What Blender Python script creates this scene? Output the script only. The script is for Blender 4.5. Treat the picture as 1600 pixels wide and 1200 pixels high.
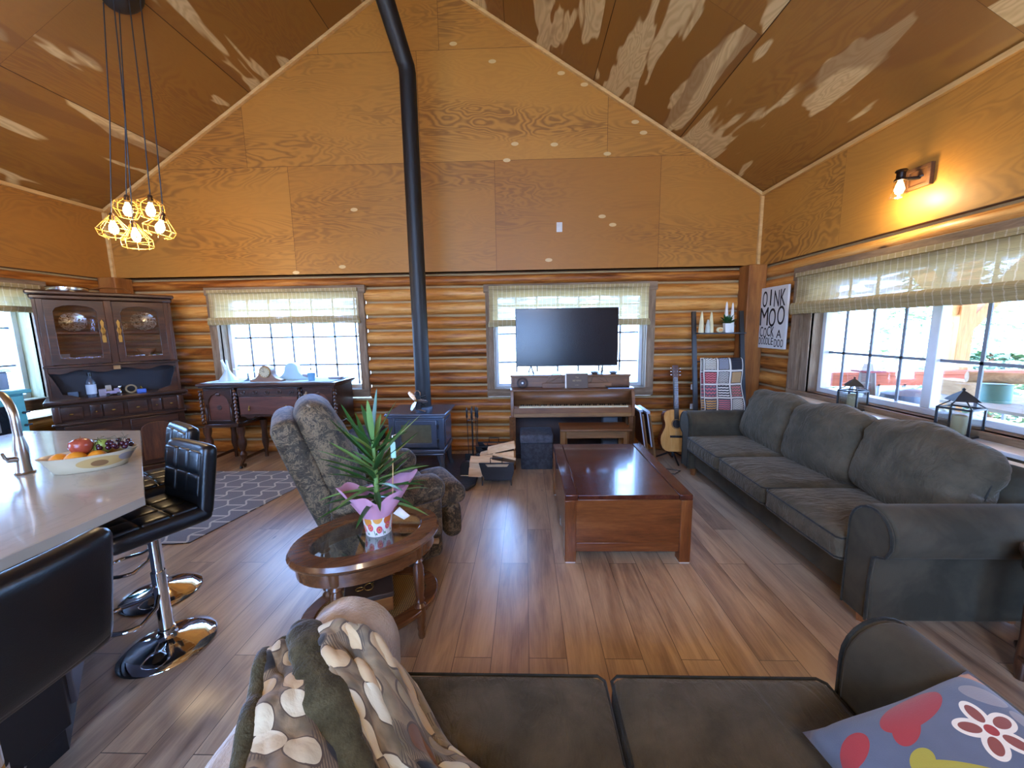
import bpy, math, random
from mathutils import Vector as V, Matrix as Mx, noise as NZ
random.seed(7)
for o in list(bpy.data.objects): bpy.data.objects.remove(o)
sc = bpy.context.scene
COL = sc.collection
PI = math.pi
def rad(a): return a*PI/180
# ---------------------------------------------------------------- camera
cam_d = bpy.data.cameras.new('camera'); cam = bpy.data.objects.new('camera', cam_d); COL.objects.link(cam)
F, PITCH, YAW, ROLL = 595.64, .13770, -.03063, -.01543
def _cam():
    cy, sy = math.cos(YAW), math.sin(YAW)
    r = V((cy, -sy, 0)); fw = V((sy, cy, 0)); u = V((0, 0, 1))
    cp, sp = math.cos(PITCH), math.sin(PITCH)
    fw, u = fw*cp-u*sp, u*cp+fw*sp
    cr, sr = math.cos(ROLL), math.sin(ROLL)
    r, u = r*cr+u*sr, u*cr-r*sr
    m = Mx(((r.x, u.x, -fw.x, 0), (r.y, u.y, -fw.y, 0), (r.z, u.z, -fw.z, 1.6), (0, 0, 0, 1)))
    return m
cam.matrix_world = _cam()
cam_d.sensor_fit = 'HORIZONTAL'; cam_d.sensor_width = 36; cam_d.lens = F/1600*36
cam_d.shift_x = -.0023; cam_d.shift_y = -.0014
cam_d.clip_start = .02; cam_d.clip_end = 200
sc.camera = cam
# ---------------------------------------------------------------- world, sun, exposure
sc.view_settings.view_transform = 'Standard'; sc.view_settings.look = 'None'
sc.view_settings.gamma = 1; sc.view_settings.use_curve_mapping = False
sc.view_settings.exposure = 1.25
w = bpy.data.worlds.new('sky'); sc.world = w; w.use_nodes = True
wn = w.node_tree; wn.nodes.clear()
wo = wn.nodes.new('ShaderNodeOutputWorld'); wb = wn.nodes.new('ShaderNodeBackground')
tc = wn.nodes.new('ShaderNodeTexCoord'); sx = wn.nodes.new('ShaderNodeSeparateXYZ')
rp = wn.nodes.new('ShaderNodeValToRGB'); ad = wn.nodes.new('ShaderNodeMath'); ad.operation = 'MULTIPLY_ADD'
ad.inputs[1].default_value = .5; ad.inputs[2].default_value = .5
wn.links.new(tc.outputs['Generated'], sx.inputs[0]); wn.links.new(sx.outputs[2], ad.inputs[0]); wn.links.new(ad.outputs[0], rp.inputs[0])
rp.color_ramp.elements[0].position = .47; rp.color_ramp.elements[0].color = (.32, .48, .85, 1)
rp.color_ramp.elements[1].position = 1; rp.color_ramp.elements[1].color = (.26, .46, 1, 1)
e = rp.color_ramp.elements.new(.53); e.color = (.26, .50, 1, 1)
wn.links.new(rp.outputs[0], wb.inputs[0]); wb.inputs[1].default_value = 15
wn.links.new(wb.outputs[0], wo.inputs[0])
sun_d = bpy.data.lights.new('sun', 'SUN'); sun_d.energy = 14; sun_d.angle = rad(.6); sun_d.color = (1, .93, .82)
sun = bpy.data.objects.new('sun', sun_d); COL.objects.link(sun)
sun.rotation_euler = V((-.35, .55, -.76)).to_track_quat('-Z', 'Y').to_euler()
try:
    sc.cycles.max_bounces = 8; sc.cycles.diffuse_bounces = 5; sc.cycles.glossy_bounces = 4
    sc.cycles.transparent_max_bounces = 12; sc.cycles.sample_clamp_indirect = 8
    sc.cycles.caustics_reflective = False; sc.cycles.caustics_refractive = False
except Exception: pass
# room measures (metres; the viewer stands at the origin, eye 1.6 m)
D, XR, XL, YB = 4.905, 2.859, -5.291, -3.6
ZP, ZE, ZR = 2.316, 3.170, 5.711
XM = (XL+XR)/2
def portal(loc, sx, sy, dirn):
    l = bpy.data.lights.new('window_daylight', 'AREA'); l.shape = 'RECTANGLE'; l.size = sx; l.size_y = sy
    l.cycles.is_portal = True
    o = bpy.data.objects.new('window_daylight', l); COL.objects.link(o); o.location = loc
    o.rotation_euler = V(dirn).to_track_quat('-Z', 'Z').to_euler()
portal((-3.05, 5.17, 1.47), 1.9, 1.3, (0, -1, 0)); portal((.56, 5.17, 1.47), 1.95, 1.3, (0, -1, 0))
portal((3.13, 2.6, 1.5), 2.5, 1.3, (-1, 0, 0)); portal((-5.56, 3.4, 1.5), 1.3, 1.3, (1, 0, 0))
portal((-.8, -3.85, 1.2), 3.4, 2.1, (0, 1, 0))  # portal of the added rear window
portal((-5.56, .2, 1.5), 2.6, 1.3, (1, 0, 0)); portal((XM, -3.7, 3.6), 4.2, 1.9, (0, 1, 0))  # the second portal serves the added rear gable window
# ---------------------------------------------------------------- mesh helper
class MB:
    def __init__(s): s.v = []; s.f = []; s.mi = []; s.tn = []; s.uv = {}; s.M = Mx(); s.cur = 0; s.tone = .5
    def add(s, vs, fs, uv=None):
        o = len(s.v); s.v += [s.M@V(p) for p in vs]
        if uv:
            for i, q in enumerate(uv): s.uv[o+i] = q
        for f in fs: s.f.append([o+i for i in f]); s.mi.append(s.cur); s.tn.append(s.tone)
        return s
    def bx(s, x0, x1, y0, y1, z0, z1):
        v = [(x, y, z) for z in (z0, z1) for y in (y0, y1) for x in (x0, x1)]
        return s.add(v, [(0, 2, 3, 1), (4, 5, 7, 6), (0, 1, 5, 4), (2, 6, 7, 3), (0, 4, 6, 2), (1, 3, 7, 5)])
    def cb(s, c, d): return s.bx(c[0]-d[0]/2, c[0]+d[0]/2, c[1]-d[1]/2, c[1]+d[1]/2, c[2]-d[2]/2, c[2]+d[2]/2)
    def bar(s, p0, p1, w, h, up=(0, 0, 1)):
        p0, p1 = V(p0), V(p1); d = (p1-p0).normalized(); u = V(up)
        if abs(d.dot(u)) > .98: u = V((0, 1, 0))
        r = d.cross(u).normalized(); u = r.cross(d)
        v = [p+r*a*w/2+u*b*h/2 for p in (p0, p1) for a, b in ((-1, -1), (1, -1), (1, 1), (-1, 1))]
        return s.add(v, [(3, 2, 1, 0), (4, 5, 6, 7), (0, 1, 5, 4), (1, 2, 6, 5), (2, 3, 7, 6), (3, 0, 4, 7)])
    def tube(s, pts, r, n=10, closed=False, cap=True, flat=1):
        pts = [V(p) for p in pts]; N = len(pts); rs = r if isinstance(r, (list, tuple)) else [r]*N
        vs = []; prev = None
        for i, p in enumerate(pts):
            a = pts[i-1] if (i > 0 or closed) else p; b = pts[(i+1) % N] if (i < N-1 or closed) else p
            d = (b-a).normalized() if (b-a).length > 1e-9 else V((0, 0, 1))
            if prev is None:
                u = V((0, 0, 1)) if abs(d.z) < .9 else V((1, 0, 0))
            else: u = prev
            x = d.cross(u); x = x.normalized() if x.length > 1e-6 else V((1, 0, 0)); u = x.cross(d).normalized(); prev = u
            for k in range(n):
                t = 2*PI*k/n; vs.append(p+x*math.cos(t)*rs[i]+u*math.sin(t)*rs[i]*flat)
        fs = []
        for i in range(N if closed else N-1):
            a = i*n; b = ((i+1) % N)*n
            for k in range(n): fs.append((a+k, a+(k+1) % n, b+(k+1) % n, b+k))
        if cap and not closed: fs.append(tuple(range(n-1, -1, -1))); fs.append(tuple((N-1)*n+k for k in range(n)))
        return s.add(vs, fs)
    def cyl(s, p0, p1, r0, r1=None, n=20): return s.tube([p0, p1], [r0, r0 if r1 is None else r1], n)
    def lathe(s, prof, c=(0, 0, 0), n=28, sx=1, sy=1, wob=None):
        vs = []; c = V(c)
        for i, (r, z) in enumerate(prof):
            for k in range(n):
                t = 2*PI*k/n; q = r*(wob(t, i) if wob else 1)
                vs.append((c.x+q*math.cos(t)*sx, c.y+q*math.sin(t)*sy, c.z+z))
        fs = [(i*n+k, i*n+(k+1) % n, (i+1)*n+(k+1) % n, (i+1)*n+k) for i in range(len(prof)-1) for k in range(n)]
        if prof[0][0] > 1e-4: fs.append(tuple(range(n-1, -1, -1)))
        if prof[-1][0] > 1e-4: fs.append(tuple((len(prof)-1)*n+k for k in range(n)))
        return s.add(vs, fs)
    def prism(s, poly, ax, a, b):
        def P(u, w, t): return {'x': (t, u, w), 'y': (u, t, w), 'z': (u, w, t)}[ax]
        n = len(poly); vs = [P(u, w, a) for u, w in poly]+[P(u, w, b) for u, w in poly]
        return s.add(vs, [tuple(range(n)), tuple(range(2*n-1, n-1, -1))]+[(i, i+n, (i+1) % n+n, (i+1) % n) for i in range(n)])
    def ring(s, outer, inner, ax, a, b):      # frame between two closed outlines of equal count
        def P(u, w, t): return {'x': (t, u, w), 'y': (u, t, w), 'z': (u, w, t)}[ax]
        n = len(outer)
        vs = [P(u, w, t) for t in (a, b) for o in (outer, inner) for u, w in o]
        fs = []
        for i in range(n):
            j = (i+1) % n
            fs += [(i, j, n+j, n+i), (2*n+i, 3*n+i, 3*n+j, 2*n+j), (i, 2*n+i, 2*n+j, j), (n+i, n+j, 3*n+j, 3*n+i)]
        return s.add(vs, fs)
    def ball(s, c, r, n=14, m=9):
        if not isinstance(r, (list, tuple)): r = (r, r, r)
        pr = []; vs = []; c = V(c)
        for i in range(m+1):
            a = PI*i/m
            for k in range(n):
                t = 2*PI*k/n; vs.append((c.x+r[0]*math.sin(a)*math.cos(t), c.y+r[1]*math.sin(a)*math.sin(t), c.z-r[2]*math.cos(a)))
        return s.add(vs, [(i*n+k, i*n+(k+1) % n, (i+1)*n+(k+1) % n, (i+1)*n+k) for i in range(m) for k in range(n)])
    def soft(s, c, d, r, puff=(0, 0, 0), seg=10, wr=0, wf=3, fn=None):
        h = [q/2 for q in d]; c = V(c); T = [math.sin(PI/2*(2*i/seg-1)) for i in range(seg+1)]
        for ax in range(3):
            for sg in (-1, 1):
                o, p = [k for k in range(3) if k != ax]; vs = []
                for a in T:
                    for b in T:
                        q = [0, 0, 0]; q[ax] = sg; q[o] = a; q[p] = b
                        x = [q[k]*h[k] for k in range(3)]
                        i_ = [max(-(h[k]-min(r, h[k])), min(h[k]-min(r, h[k]), x[k])) for k in range(3)]
                        dd = V([x[k]-i_[k] for k in range(3)]); L = dd.length
                        if L > 1e-9:
                            rr = min(L, min(r, *h)) if L < min(r, *h) else min(r, *h)
                            dd = dd/L*rr
                        e = V(i_)+dd
                        for k in range(3):
                            if puff[k]:
                                u, w_ = [m for m in range(3) if m != k]
                                e[k] += puff[k]*(e[k]/h[k])*max(0, 1-(e[u]/h[u])**2)*max(0, 1-(e[w_]/h[w_])**2)
                        if wr:
                            nn = NZ.noise(V((e.x*wf+c.x*5, e.y*wf+c.y*3, e.z*wf+3)))
                            e *= 1+wr*nn/max(.15, e.length)
                        if fn: e = fn(e)
                        vs.append(c+e)
                n = seg+1; fs = []
                for i in range(seg):
                    for j in range(seg):
                        f = (i*n+j, (i+1)*n+j, (i+1)*n+j+1, i*n+j+1)
                        flip = (sg > 0) != (ax == 1)
                        fs.append(f if flip else f[::-1])
                s.add(vs, fs)
        return s
    def pillow(s, w, h, t, seg=16, pin=.18, crease=0, seed=0):
        n = seg+1
        for sg in (1, -1):
            vs = []; uv = []
            for i in range(n):
                for j in range(n):
                    u = 2*i/seg-1; q = 2*j/seg-1
                    a = (1-u**4)*(1-q**4); z = sg*t/2*max(0, a)**.55
                    x = u*w/2*(1-pin*.35*(1-abs(q)**2)*abs(u)); y = q*h/2*(1-pin*.35*(1-abs(u)**2)*abs(q))
                    if crease: z += crease*NZ.noise(V((x*7, y*7+seed, seed+sg)))*max(0, a)**.5; 
                    vs.append((x, y, z)); uv.append(((u+1)/2, (q+1)/2))
            fs = [(i*n+j, (i+1)*n+j, (i+1)*n+j+1, i*n+j+1) for i in range(seg) for j in range(seg)]
            if sg < 0: fs = [f[::-1] for f in fs]
            s.add(vs, fs, uv)
        return s
    def grid(s, fn, nu, nv, u0=0, u1=1, v0=0, v1=1, us=1, vs_=1):
        vs = []; uv = []
        for i in range(nu+1):
            for j in range(nv+1):
                u = u0+(u1-u0)*i/nu; q = v0+(v1-v0)*j/nv; vs.append(fn(u, q)); uv.append((u*us, q*vs_))
        return s.add(vs, [(i*(nv+1)+j, (i+1)*(nv+1)+j, (i+1)*(nv+1)+j+1, i*(nv+1)+j+1) for i in range(nu) for j in range(nv)], uv)
    def build(s, name, mats, parent=None, ang=38, weld=False, bevel=0, solid=0, sub=0, smooth=True):
        me = bpy.data.meshes.new(name); me.from_pydata([tuple(v) for v in s.v], [], s.f)
        if not isinstance(mats, (list, tuple)): mats = [mats]
        for m in mats: me.materials.append(m)
        me.polygons.foreach_set('material_index', s.mi)
        if any(t != .5 for t in s.tn):
            at = me.attributes.new('tone', 'FLOAT', 'FACE'); at.data.foreach_set('value', s.tn)
        if s.uv:
            ul = me.uv_layers.new(name='UVMap')
            for l in me.loops: ul.data[l.index].uv = s.uv.get(l.vertex_index, (0, 0))
        if weld:
            import bmesh
            b = bmesh.new(); b.from_mesh(me); bmesh.ops.remove_doubles(b, verts=b.verts, dist=1e-4)
            bmesh.ops.recalc_face_normals(b, faces=b.faces); b.to_mesh(me); b.free()
        me.validate(); me.update()
        if smooth:
            me.polygons.foreach_set('use_smooth', [True]*len(me.polygons))
            if ang < 180: me.set_sharp_from_angle(angle=rad(ang))
        o = bpy.data.objects.new(name, me); COL.objects.link(o)
        if parent: o.parent = parent
        if solid:
            m = o.modifiers.new('t', 'SOLIDIFY'); m.thickness = solid; m.offset = 0
        if bevel:
            m = o.modifiers.new('b', 'BEVEL'); m.width = bevel; m.segments = 2; m.limit_method = 'ANGLE'; m.angle_limit = rad(40)
            m.harden_normals = False
        if sub:
            m = o.modifiers.new('s', 'SUBSURF'); m.levels = sub; m.render_levels = sub
        return o
def thing(name, label, cat, loc=(0, 0, 0), rz=0, group=None):
    o = bpy.data.objects.new(name, None); COL.objects.link(o); o.location = loc; o.rotation_euler = (0, 0, rz)
    o.empty_display_size = .1
    return tag(o, label, cat, group)
def tag(o, label, cat, group=None):
    o['label'] = label; o['category'] = cat
    if group: o['group'] = group
    return o
def struct(o): o['kind'] = 'structure'; return o
def dup(o, loc=None, rz=None, label=None):
    def cp(a, par):
        b = a.copy(); COL.objects.link(b); b.parent = par
        for ch in [c for c in bpy.data.objects if c.parent == a and c != b]: cp(ch, b)
        return b
    n = cp(o, None)
    if loc is not None: n.location = loc
    if rz is not None: n.rotation_euler = (n.rotation_euler[0], n.rotation_euler[1], rz)
    if label: n['label'] = label
    return n
def T(x=0, y=0, z=0): return Mx.Translation((x, y, z))
def Rt(a, ax): return Mx.Rotation(rad(a), 4, ax)
def arc(cx, cy, r, a0, a1, n=12, ry=None):
    return [(cx+r*math.cos(rad(a0+(a1-a0)*i/n)), cy+(ry or r)*math.sin(rad(a0+(a1-a0)*i/n))) for i in range(n+1)]
def text(name, body, size, m, parent, M, depth=.001, align='CENTER', bold=False):
    cu = bpy.data.curves.new(name, 'FONT'); cu.body = body; cu.size = size; cu.extrude = depth; cu.align_x = align; cu.align_y = 'CENTER'
    if bold: cu.offset = size*.012
    cu.materials.append(m); o = bpy.data.objects.new(name, cu); COL.objects.link(o); o.parent = parent
    o.matrix_local = M
    return o
# ---------------------------------------------------------------- materials
def c(h, a=1):
    h = h.lstrip('#'); r = []
    for i in (0, 2, 4):
        x = int(h[i:i+2], 16)/255; r.append(x/12.92 if x <= .04045 else ((x+.055)/1.055)**2.4)
    return (*r, a)
class NT:
    def __init__(s, name):
        s.m = bpy.data.materials.new(name); s.m.use_nodes = True; s.t = s.m.node_tree; s.t.nodes.clear()
        s.out = s.n('OutputMaterial'); s.b = s.n('BsdfPrincipled'); s.l(s.b.outputs[0], s.out.inputs[0])
    def n(s, typ, ins=None, **kw):
        x = s.t.nodes.new('ShaderNode'+typ)
        for k, v in kw.items(): setattr(x, k, v)
        for k, v in (ins or {}).items(): s.set(x.inputs[k], v)
        return x
    def l(s, a, b): s.t.links.new(a, b)
    def set(s, i, v):
        if isinstance(v, bpy.types.NodeSocket): s.l(v, i)
        else: i.default_value = v
    def P(s, **kw):
        for k, v in kw.items(): s.set(s.b.inputs[k.replace('_', ' ')], v)
        return s
    def co(s, kind='Object', sc_=(1, 1, 1), rot=(0, 0, 0), loc=(0, 0, 0)):
        t = s.n('TexCoord'); return s.n('Mapping', {'Vector': t.outputs[kind], 'Scale': sc_, 'Rotation': rot, 'Location': loc}).outputs[0]
    def noise(s, vec, scale=5, detail=3, rough=.5, dist=0, col=False):
        x = s.n('TexNoise', {'Vector': vec, 'Scale': scale, 'Detail': detail, 'Roughness': rough, 'Distortion': dist}); return x.outputs[1 if col else 0]
    def vor(s, vec, scale=5, feature='F1', rnd=1, out='Distance'):
        return s.n('TexVoronoi', {'Vector': vec, 'Scale': scale, 'Randomness': rnd}, feature=feature).outputs[out]
    def ramp(s, fac, stops, interp='LINEAR'):
        x = s.n('ValToRGB', {'Fac': fac}); r = x.color_ramp; r.interpolation = interp
        while len(r.elements) < len(stops): r.elements.new(.5)
        for e, (p, q) in zip(r.elements, stops):
            e.position = p; e.color = c(q) if isinstance(q, str) else ((q, q, q, 1) if isinstance(q, (int, float)) else q)
        return x.outputs[0]
    def mix(s, f, a, b, mode='MIX'):
        x = s.n('Mix', data_type='RGBA', blend_type=mode)
        s.set(x.inputs[0], f); s.set(x.inputs[6], c(a) if isinstance(a, str) else a); s.set(x.inputs[7], c(b) if isinstance(b, str) else b)
        return x.outputs[2]
    def ma(s, op, a, b=0, cl=False, cc=None):
        x = s.n('Math', operation=op, use_clamp=cl); s.set(x.inputs[0], a); s.set(x.inputs[1], b)
        if cc is not None: s.set(x.inputs[2], cc)
        return x.outputs[0]
    def bump(s, h, st=.3, d=.01):
        x = s.n('Bump', {'Height': h, 'Strength': st, 'Distance': d}); s.l(x.outputs[0], s.b.inputs['Normal']); return s
    def attr(s, name): return s.n('Attribute', attribute_name=name).outputs['Fac']
def plain(name, col, rough=.5, metal=0, bump=0, bs=60, var=.12, coat=0, **kw):
    m = NT(name); v = m.co(); nz = m.noise(v, 6, 4); base = c(col)
    dark = tuple(x*(1-var*2) for x in base[:3])+(1,); lite = tuple(min(1, x*(1+var*1.2)) for x in base[:3])+(1,)
    m.P(Base_Color=m.mix(nz, dark, lite), Roughness=rough, Metallic=metal, **kw)
    if coat: m.P(Coat_Weight=coat, Coat_Roughness=.12)
    if bump: m.bump(m.noise(v, bs, 3), bump, .004)
    return m.m
def wood(name, dark, mid, lite, axis='x', rough=.4, sc_=1, coat=0, ring=9, bump=.08, tone=False):
    m = NT(name); s = {'x': (1, 9, 9), 'y': (9, 1, 9), 'z': (9, 9, 1)}[axis]; s = tuple(q*sc_ for q in s)
    v = m.co(sc_=s); a = m.noise(v, 1.6, 5, .6, .6); b = m.noise(v, ring, 3, .7, .2)
    f = m.ma('ADD', m.ma('MULTIPLY', a, .7), m.ma('MULTIPLY', b, .35))
    if tone: f = m.ma('ADD', f, m.ma('MULTIPLY', m.ma('SUBTRACT', m.attr('tone'), .5), .5))
    col = m.ramp(f, [(.3, dark), (.52, mid), (.75, lite)])
    m.P(Base_Color=col, Roughness=rough)
    if coat: m.P(Coat_Weight=coat, Coat_Roughness=.08)
    m.bump(b, bump, .003); return m.m
def log_mat(name, axis):
    m = NT(name); s = (.5, 6, 6) if axis == 'x' else (6, .5, 6)
    v = m.co(sc_=s); t = m.attr('tone'); 
    vv = m.n('VectorMath', {0: v, 1: m.n('CombineXYZ', {0: m.ma('MULTIPLY', t, 37), 1: m.ma('MULTIPLY', t, 11), 2: 0}).outputs[0]}, operation='ADD').outputs[0]
    a = m.noise(vv, 2.2, 6, .65, .9); b = m.noise(vv, 9, 4, .7, .3)
    f = m.ma('ADD', m.ma('ADD', m.ma('MULTIPLY', a, .75), m.ma('MULTIPLY', b, .25)), m.ma('MULTIPLY', m.ma('SUBTRACT', t, .5), .22))
    col = m.ramp(f, [(.28, '#4e270c'), (.40, '#8e501e'), (.54, '#c07e38'), (.68, '#d8a058'), (.82, '#e6be80')])
    s2 = (2.2, 7, 7) if axis == 'x' else (7, 2.2, 7)
    k = m.vor(m.co(sc_=s2), 1.0); kn = m.ramp(k, [(.05, 1.0), (.13, 0.0)])
    rg = m.noise(vv, 1.3, 2); kn2 = m.ma('MULTIPLY', kn, m.ramp(rg, [(.45, 0.0), (.6, .85)]))
    col = m.mix(kn2, col, '#2c1204')
    crack = m.ramp(m.noise(m.co(sc_=(.35, 14, 14) if axis == 'x' else (14, .35, 14)), 2.2, 3, .5, .4), [(.485, 0.0), (.5, 1.0), (.515, 0.0)])
    col = m.mix(m.ma('MULTIPLY', crack, .4), col, '#3a1c0a')
    m.P(Base_Color=col, Roughness=.42, Specular_IOR_Level=.35); m.bump(m.ma('SUBTRACT', b, crack), .3, .006); return m.m
def ply_mat(name, axis, patch=False, plane='z'):
    m = NT(name); s = {'x': (.42, 1.6, 1.9), 'y': (1.9, .42, 1.6)}[axis]
    v = m.co(sc_=s); t = m.attr('tone')
    off = m.n('CombineXYZ', {0: m.ma('MULTIPLY', t, 31), 1: m.ma('MULTIPLY', t, 17), 2: m.ma('MULTIPLY', t, 23)}).outputs[0]
    vv = m.n('VectorMath', {0: v, 1: off}, operation='ADD').outputs[0]
    nz = m.noise(vv, 1.5, 3.5, .5, .55)
    ring = m.ma('PINGPONG', m.ma('MULTIPLY', nz, 26), .5)
    rg = m.ramp(ring, [(.08, 1.0), (.38, 0.0)])
    fine = m.noise(m.co(sc_={'x': (2, 60, 60), 'y': (60, 2, 60)}[axis]), 3, 3)
    area = m.ramp(m.noise(vv, .9, 2), [(.42, .15), (.6, 1.0)])
    base = m.mix(t, '#a2692c' if not patch else '#7e5424', '#c48c40' if not patch else '#aa7c3c')
    col = m.mix(m.ma('MULTIPLY', m.ma('MULTIPLY', rg, area), .8), base, '#84592e')
    col = m.mix(m.ma('MULTIPLY', fine, .25), col, '#8f5f2c')
    if patch:
        pv = m.co(sc_={'y': (2.6, .55, 2.2), 'x': (.55, 2.6, 2.2)}[axis])
        pn = m.noise(m.n('VectorMath', {0: pv, 1: off}, operation='ADD').outputs[0], 1.1, 3, .5, .3)
        pm = m.ramp(pn, [(.545, 0.0), (.56, 1.0)]); pm2 = m.ramp(m.noise(m.n('VectorMath', {0: pv, 1: off}, operation='ADD').outputs[0], .8, 2, .5, .3), [(.36, .55), (.38, 0.0)])
        col = m.mix(m.ma('MULTIPLY', pm, .75), col, '#e0c898'); col = m.mix(pm2, col, '#7c5430')
        col = m.mix(m.ma('MULTIPLY', m.ma('MULTIPLY', rg, pm), .3), col, '#8f6a3a')
    m.P(Base_Color=col, Roughness=.48, Specular_IOR_Level=.3); m.bump(rg, .05, .002); return m.m
def floor_mat():
    m = NT('floor_planks'); v = m.co(rot=(0, 0, PI/2))
    br = m.n('TexBrick', {'Vector': v, 'Color1': (0, 0, 0, 1), 'Color2': (1, 1, 1, 1), 'Mortar': (.5, .5, .5, 1), 'Scale': 1, 'Mortar Size': .0016, 'Mortar Smooth': .1, 'Bias': 0, 'Brick Width': 1.22, 'Row Height': .185}, offset=.37, offset_frequency=2)
    t = br.outputs[0]; off = m.n('VectorMath', {0: t, 1: (13, 7, 5)}, operation='MULTIPLY').outputs[0]
    gv = m.n('VectorMath', {0: m.co(sc_=(7, .9, 1)), 1: off}, operation='ADD').outputs[0]
    a = m.noise(gv, 1.6, 5, .6, .8); b = m.noise(m.co(sc_=(60, 3, 1)), 2, 3)
    f = m.ma('ADD', m.ma('ADD', m.ma('MULTIPLY', a, .75), m.ma('MULTIPLY', b, .2)), m.ma('MULTIPLY', m.n('SeparateColor', {0: t}).outputs[0], .16))
    col = m.ramp(f, [(.33, '#705846'), (.48, '#a3866c'), (.62, '#c4a888'), (.82, '#d8c2a2')])
    kn = m.ramp(m.vor(m.co(sc_=(5, 1.6, 1)), 1), [(.02, .9), (.06, 0.0)]); col = m.mix(kn, col, '#3c2a1e')
    col = m.mix(br.outputs[1], col, '#33251b')
    m.P(Base_Color=col, Roughness=m.ma('MULTIPLY_ADD', b, .12, cc=.27), Specular_IOR_Level=.8, Coat_Weight=.8, Coat_Roughness=.33, Coat_IOR=1.75); m.bump(m.ma('SUBTRACT', b, br.outputs[1]), .12, .002); return m.m
def cloth(name, dark, lite, rough=.9, sheen=.5, ns=3, weave=320, bs=.25, tint='#aab4c4', folds=0):
    m = NT(name); v = m.co(); a = m.noise(v, ns, 4, .6, .3); col = m.mix(m.ramp(a, [(.35, 0.0), (.65, 1.0)]), dark, lite)
    wv = m.noise(v, weave, 2); col = m.mix(m.ma('MULTIPLY', wv, .35), col, dark)
    m.P(Base_Color=col, Roughness=rough, Sheen_Weight=sheen, Sheen_Roughness=.35, Sheen_Tint=c(tint), Specular_IOR_Level=.15)
    if folds:
        fv = m.noise(m.co(sc_=(9, 3, 5)), 1.6, 3, .55, 1.4); m.bump(m.ma('ADD', m.ma('MULTIPLY', wv, .06), fv), folds, .05)
    else: m.bump(m.ma('ADD', m.ma('MULTIPLY', wv, .5), a), bs, .006)
    return m.m
def metal(name, col, rough=.25, bump=0): return plain(name, col, rough, 1, bump, var=.05)
def glass_pane(name, tint=(1, 1, 1, 1), gl=.07):
    m = NT(name); m.t.nodes.remove(m.b); tr = m.n('BsdfTransparent', {0: tint}); g = m.n('BsdfGlossy', {'Roughness': .02})
    lw = m.n('LayerWeight', {0: .25}); mx = m.n('MixShader', {0: m.ma('MULTIPLY_ADD', lw.outputs[1], .5, cc=gl, cl=True), 1: tr.outputs[0], 2: g.outputs[0]})
    m.l(mx.outputs[0], m.out.inputs[0]); return m.m
def glow(name, col, st):
    m = NT(name); m.P(Base_Color=(0, 0, 0, 1), Emission_Color=c(col), Emission_Strength=st); return m.m
def blind_mat(axis):
    m = NT('woven_reed_'+axis); m.t.nodes.remove(m.b)
    v = m.co(); sp = m.n('SeparateXYZ', {0: v}); h = sp.outputs[0 if axis == 'x' else 1]; z = sp.outputs[2]
    reed = m.ma('PINGPONG', m.ma('MULTIPLY', z, 110), .5)
    st = m.ma('PINGPONG', m.ma('ADD', m.ma('MULTIPLY', h, 18), m.ma('MULTIPLY', m.noise(v, 30, 2), .25)), .5)
    stc = m.ramp(st, [(.03, 1.0), (.1, 0.0)])
    nz = m.noise(m.co(sc_=(3, 3, 60)), 4, 3)
    col = m.mix(nz, '#a8946a', '#cdb988'); col = m.mix(m.ma('MULTIPLY', stc, .5), col, '#f2ead0')
    d = m.n('BsdfDiffuse', {0: col}); tl = m.n('BsdfTranslucent', {0: m.mix(.5, col, '#c8ad78')}); tp = m.n('BsdfTransparent')
    a = m.n('MixShader', {0: .28, 1: d.outputs[0], 2: tl.outputs[0]})
    blot = m.ramp(m.noise(m.co(sc_=(1.1, 1.1, 9)), 2.4, 2, .5, .6), [(.5, 0.0), (.56, 1.0)])
    gap = m.ma('MULTIPLY', m.ramp(reed, [(.12, 1.0), (.3, 0.0)]), m.ma('MULTIPLY_ADD', blot, .35, cc=.06))
    mx = m.n('MixShader', {0: gap, 1: a.outputs[0], 2: tp.outputs[0]}); m.l(mx.outputs[0], m.out.inputs[0]); return m.m
def ellipses(m, uv, base, items):
    """items: (cu, cv, ru, rv, rot degrees, colour) drawn in order on a UV square"""
    sp = m.n('SeparateXYZ', {0: uv}); U, W = sp.outputs[0], sp.outputs[1]; col = base
    for cu, cv, ru, rv, rot, cl in items:
        a = rad(rot); du = m.ma('SUBTRACT', U, cu); dv = m.ma('SUBTRACT', W, cv)
        x = m.ma('ADD', m.ma('MULTIPLY', du, math.cos(a)/ru), m.ma('MULTIPLY', dv, math.sin(a)/ru))
        y = m.ma('ADD', m.ma('MULTIPLY', du, -math.sin(a)/rv), m.ma('MULTIPLY', dv, math.cos(a)/rv))
        r = m.ma('ADD', m.ma('MULTIPLY', x, x), m.ma('MULTIPLY', y, y)); col = m.mix(m.ma('LESS_THAN', r, 1), col, cl)
    return col
def tapestry():
    m = NT('floral_tapestry'); v = m.co(); w_ = m.noise(v, 9, 3, .5, 1.5, True)
    vv = m.n('VectorMath', {0: v, 1: m.n('VectorMath', {0: w_, 1: (.16, .16, .16)}, operation='MULTIPLY').outputs[0]}, operation='ADD').outputs[0]
    big = m.noise(vv, 11, 4, .6, 1.2); fine = m.noise(vv, 44, 4, .65, 1.5)
    f = m.ma('ADD', m.ma('MULTIPLY', big, .55), m.ma('MULTIPLY', fine, .5))
    col = m.ramp(f, [(.40, '#17140f'), (.47, '#41331f'), (.51, '#2c2a1e'), (.55, '#65523a'), (.60, '#7e6a4c'), (.64, '#332a20'), (.72, '#8a7656')])
    m.P(Base_Color=col, Roughness=.8, Sheen_Weight=.4, Sheen_Tint=c('#a9b6cc'), Sheen_Roughness=.3); m.bump(fine, .25, .004); return m.m
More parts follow.
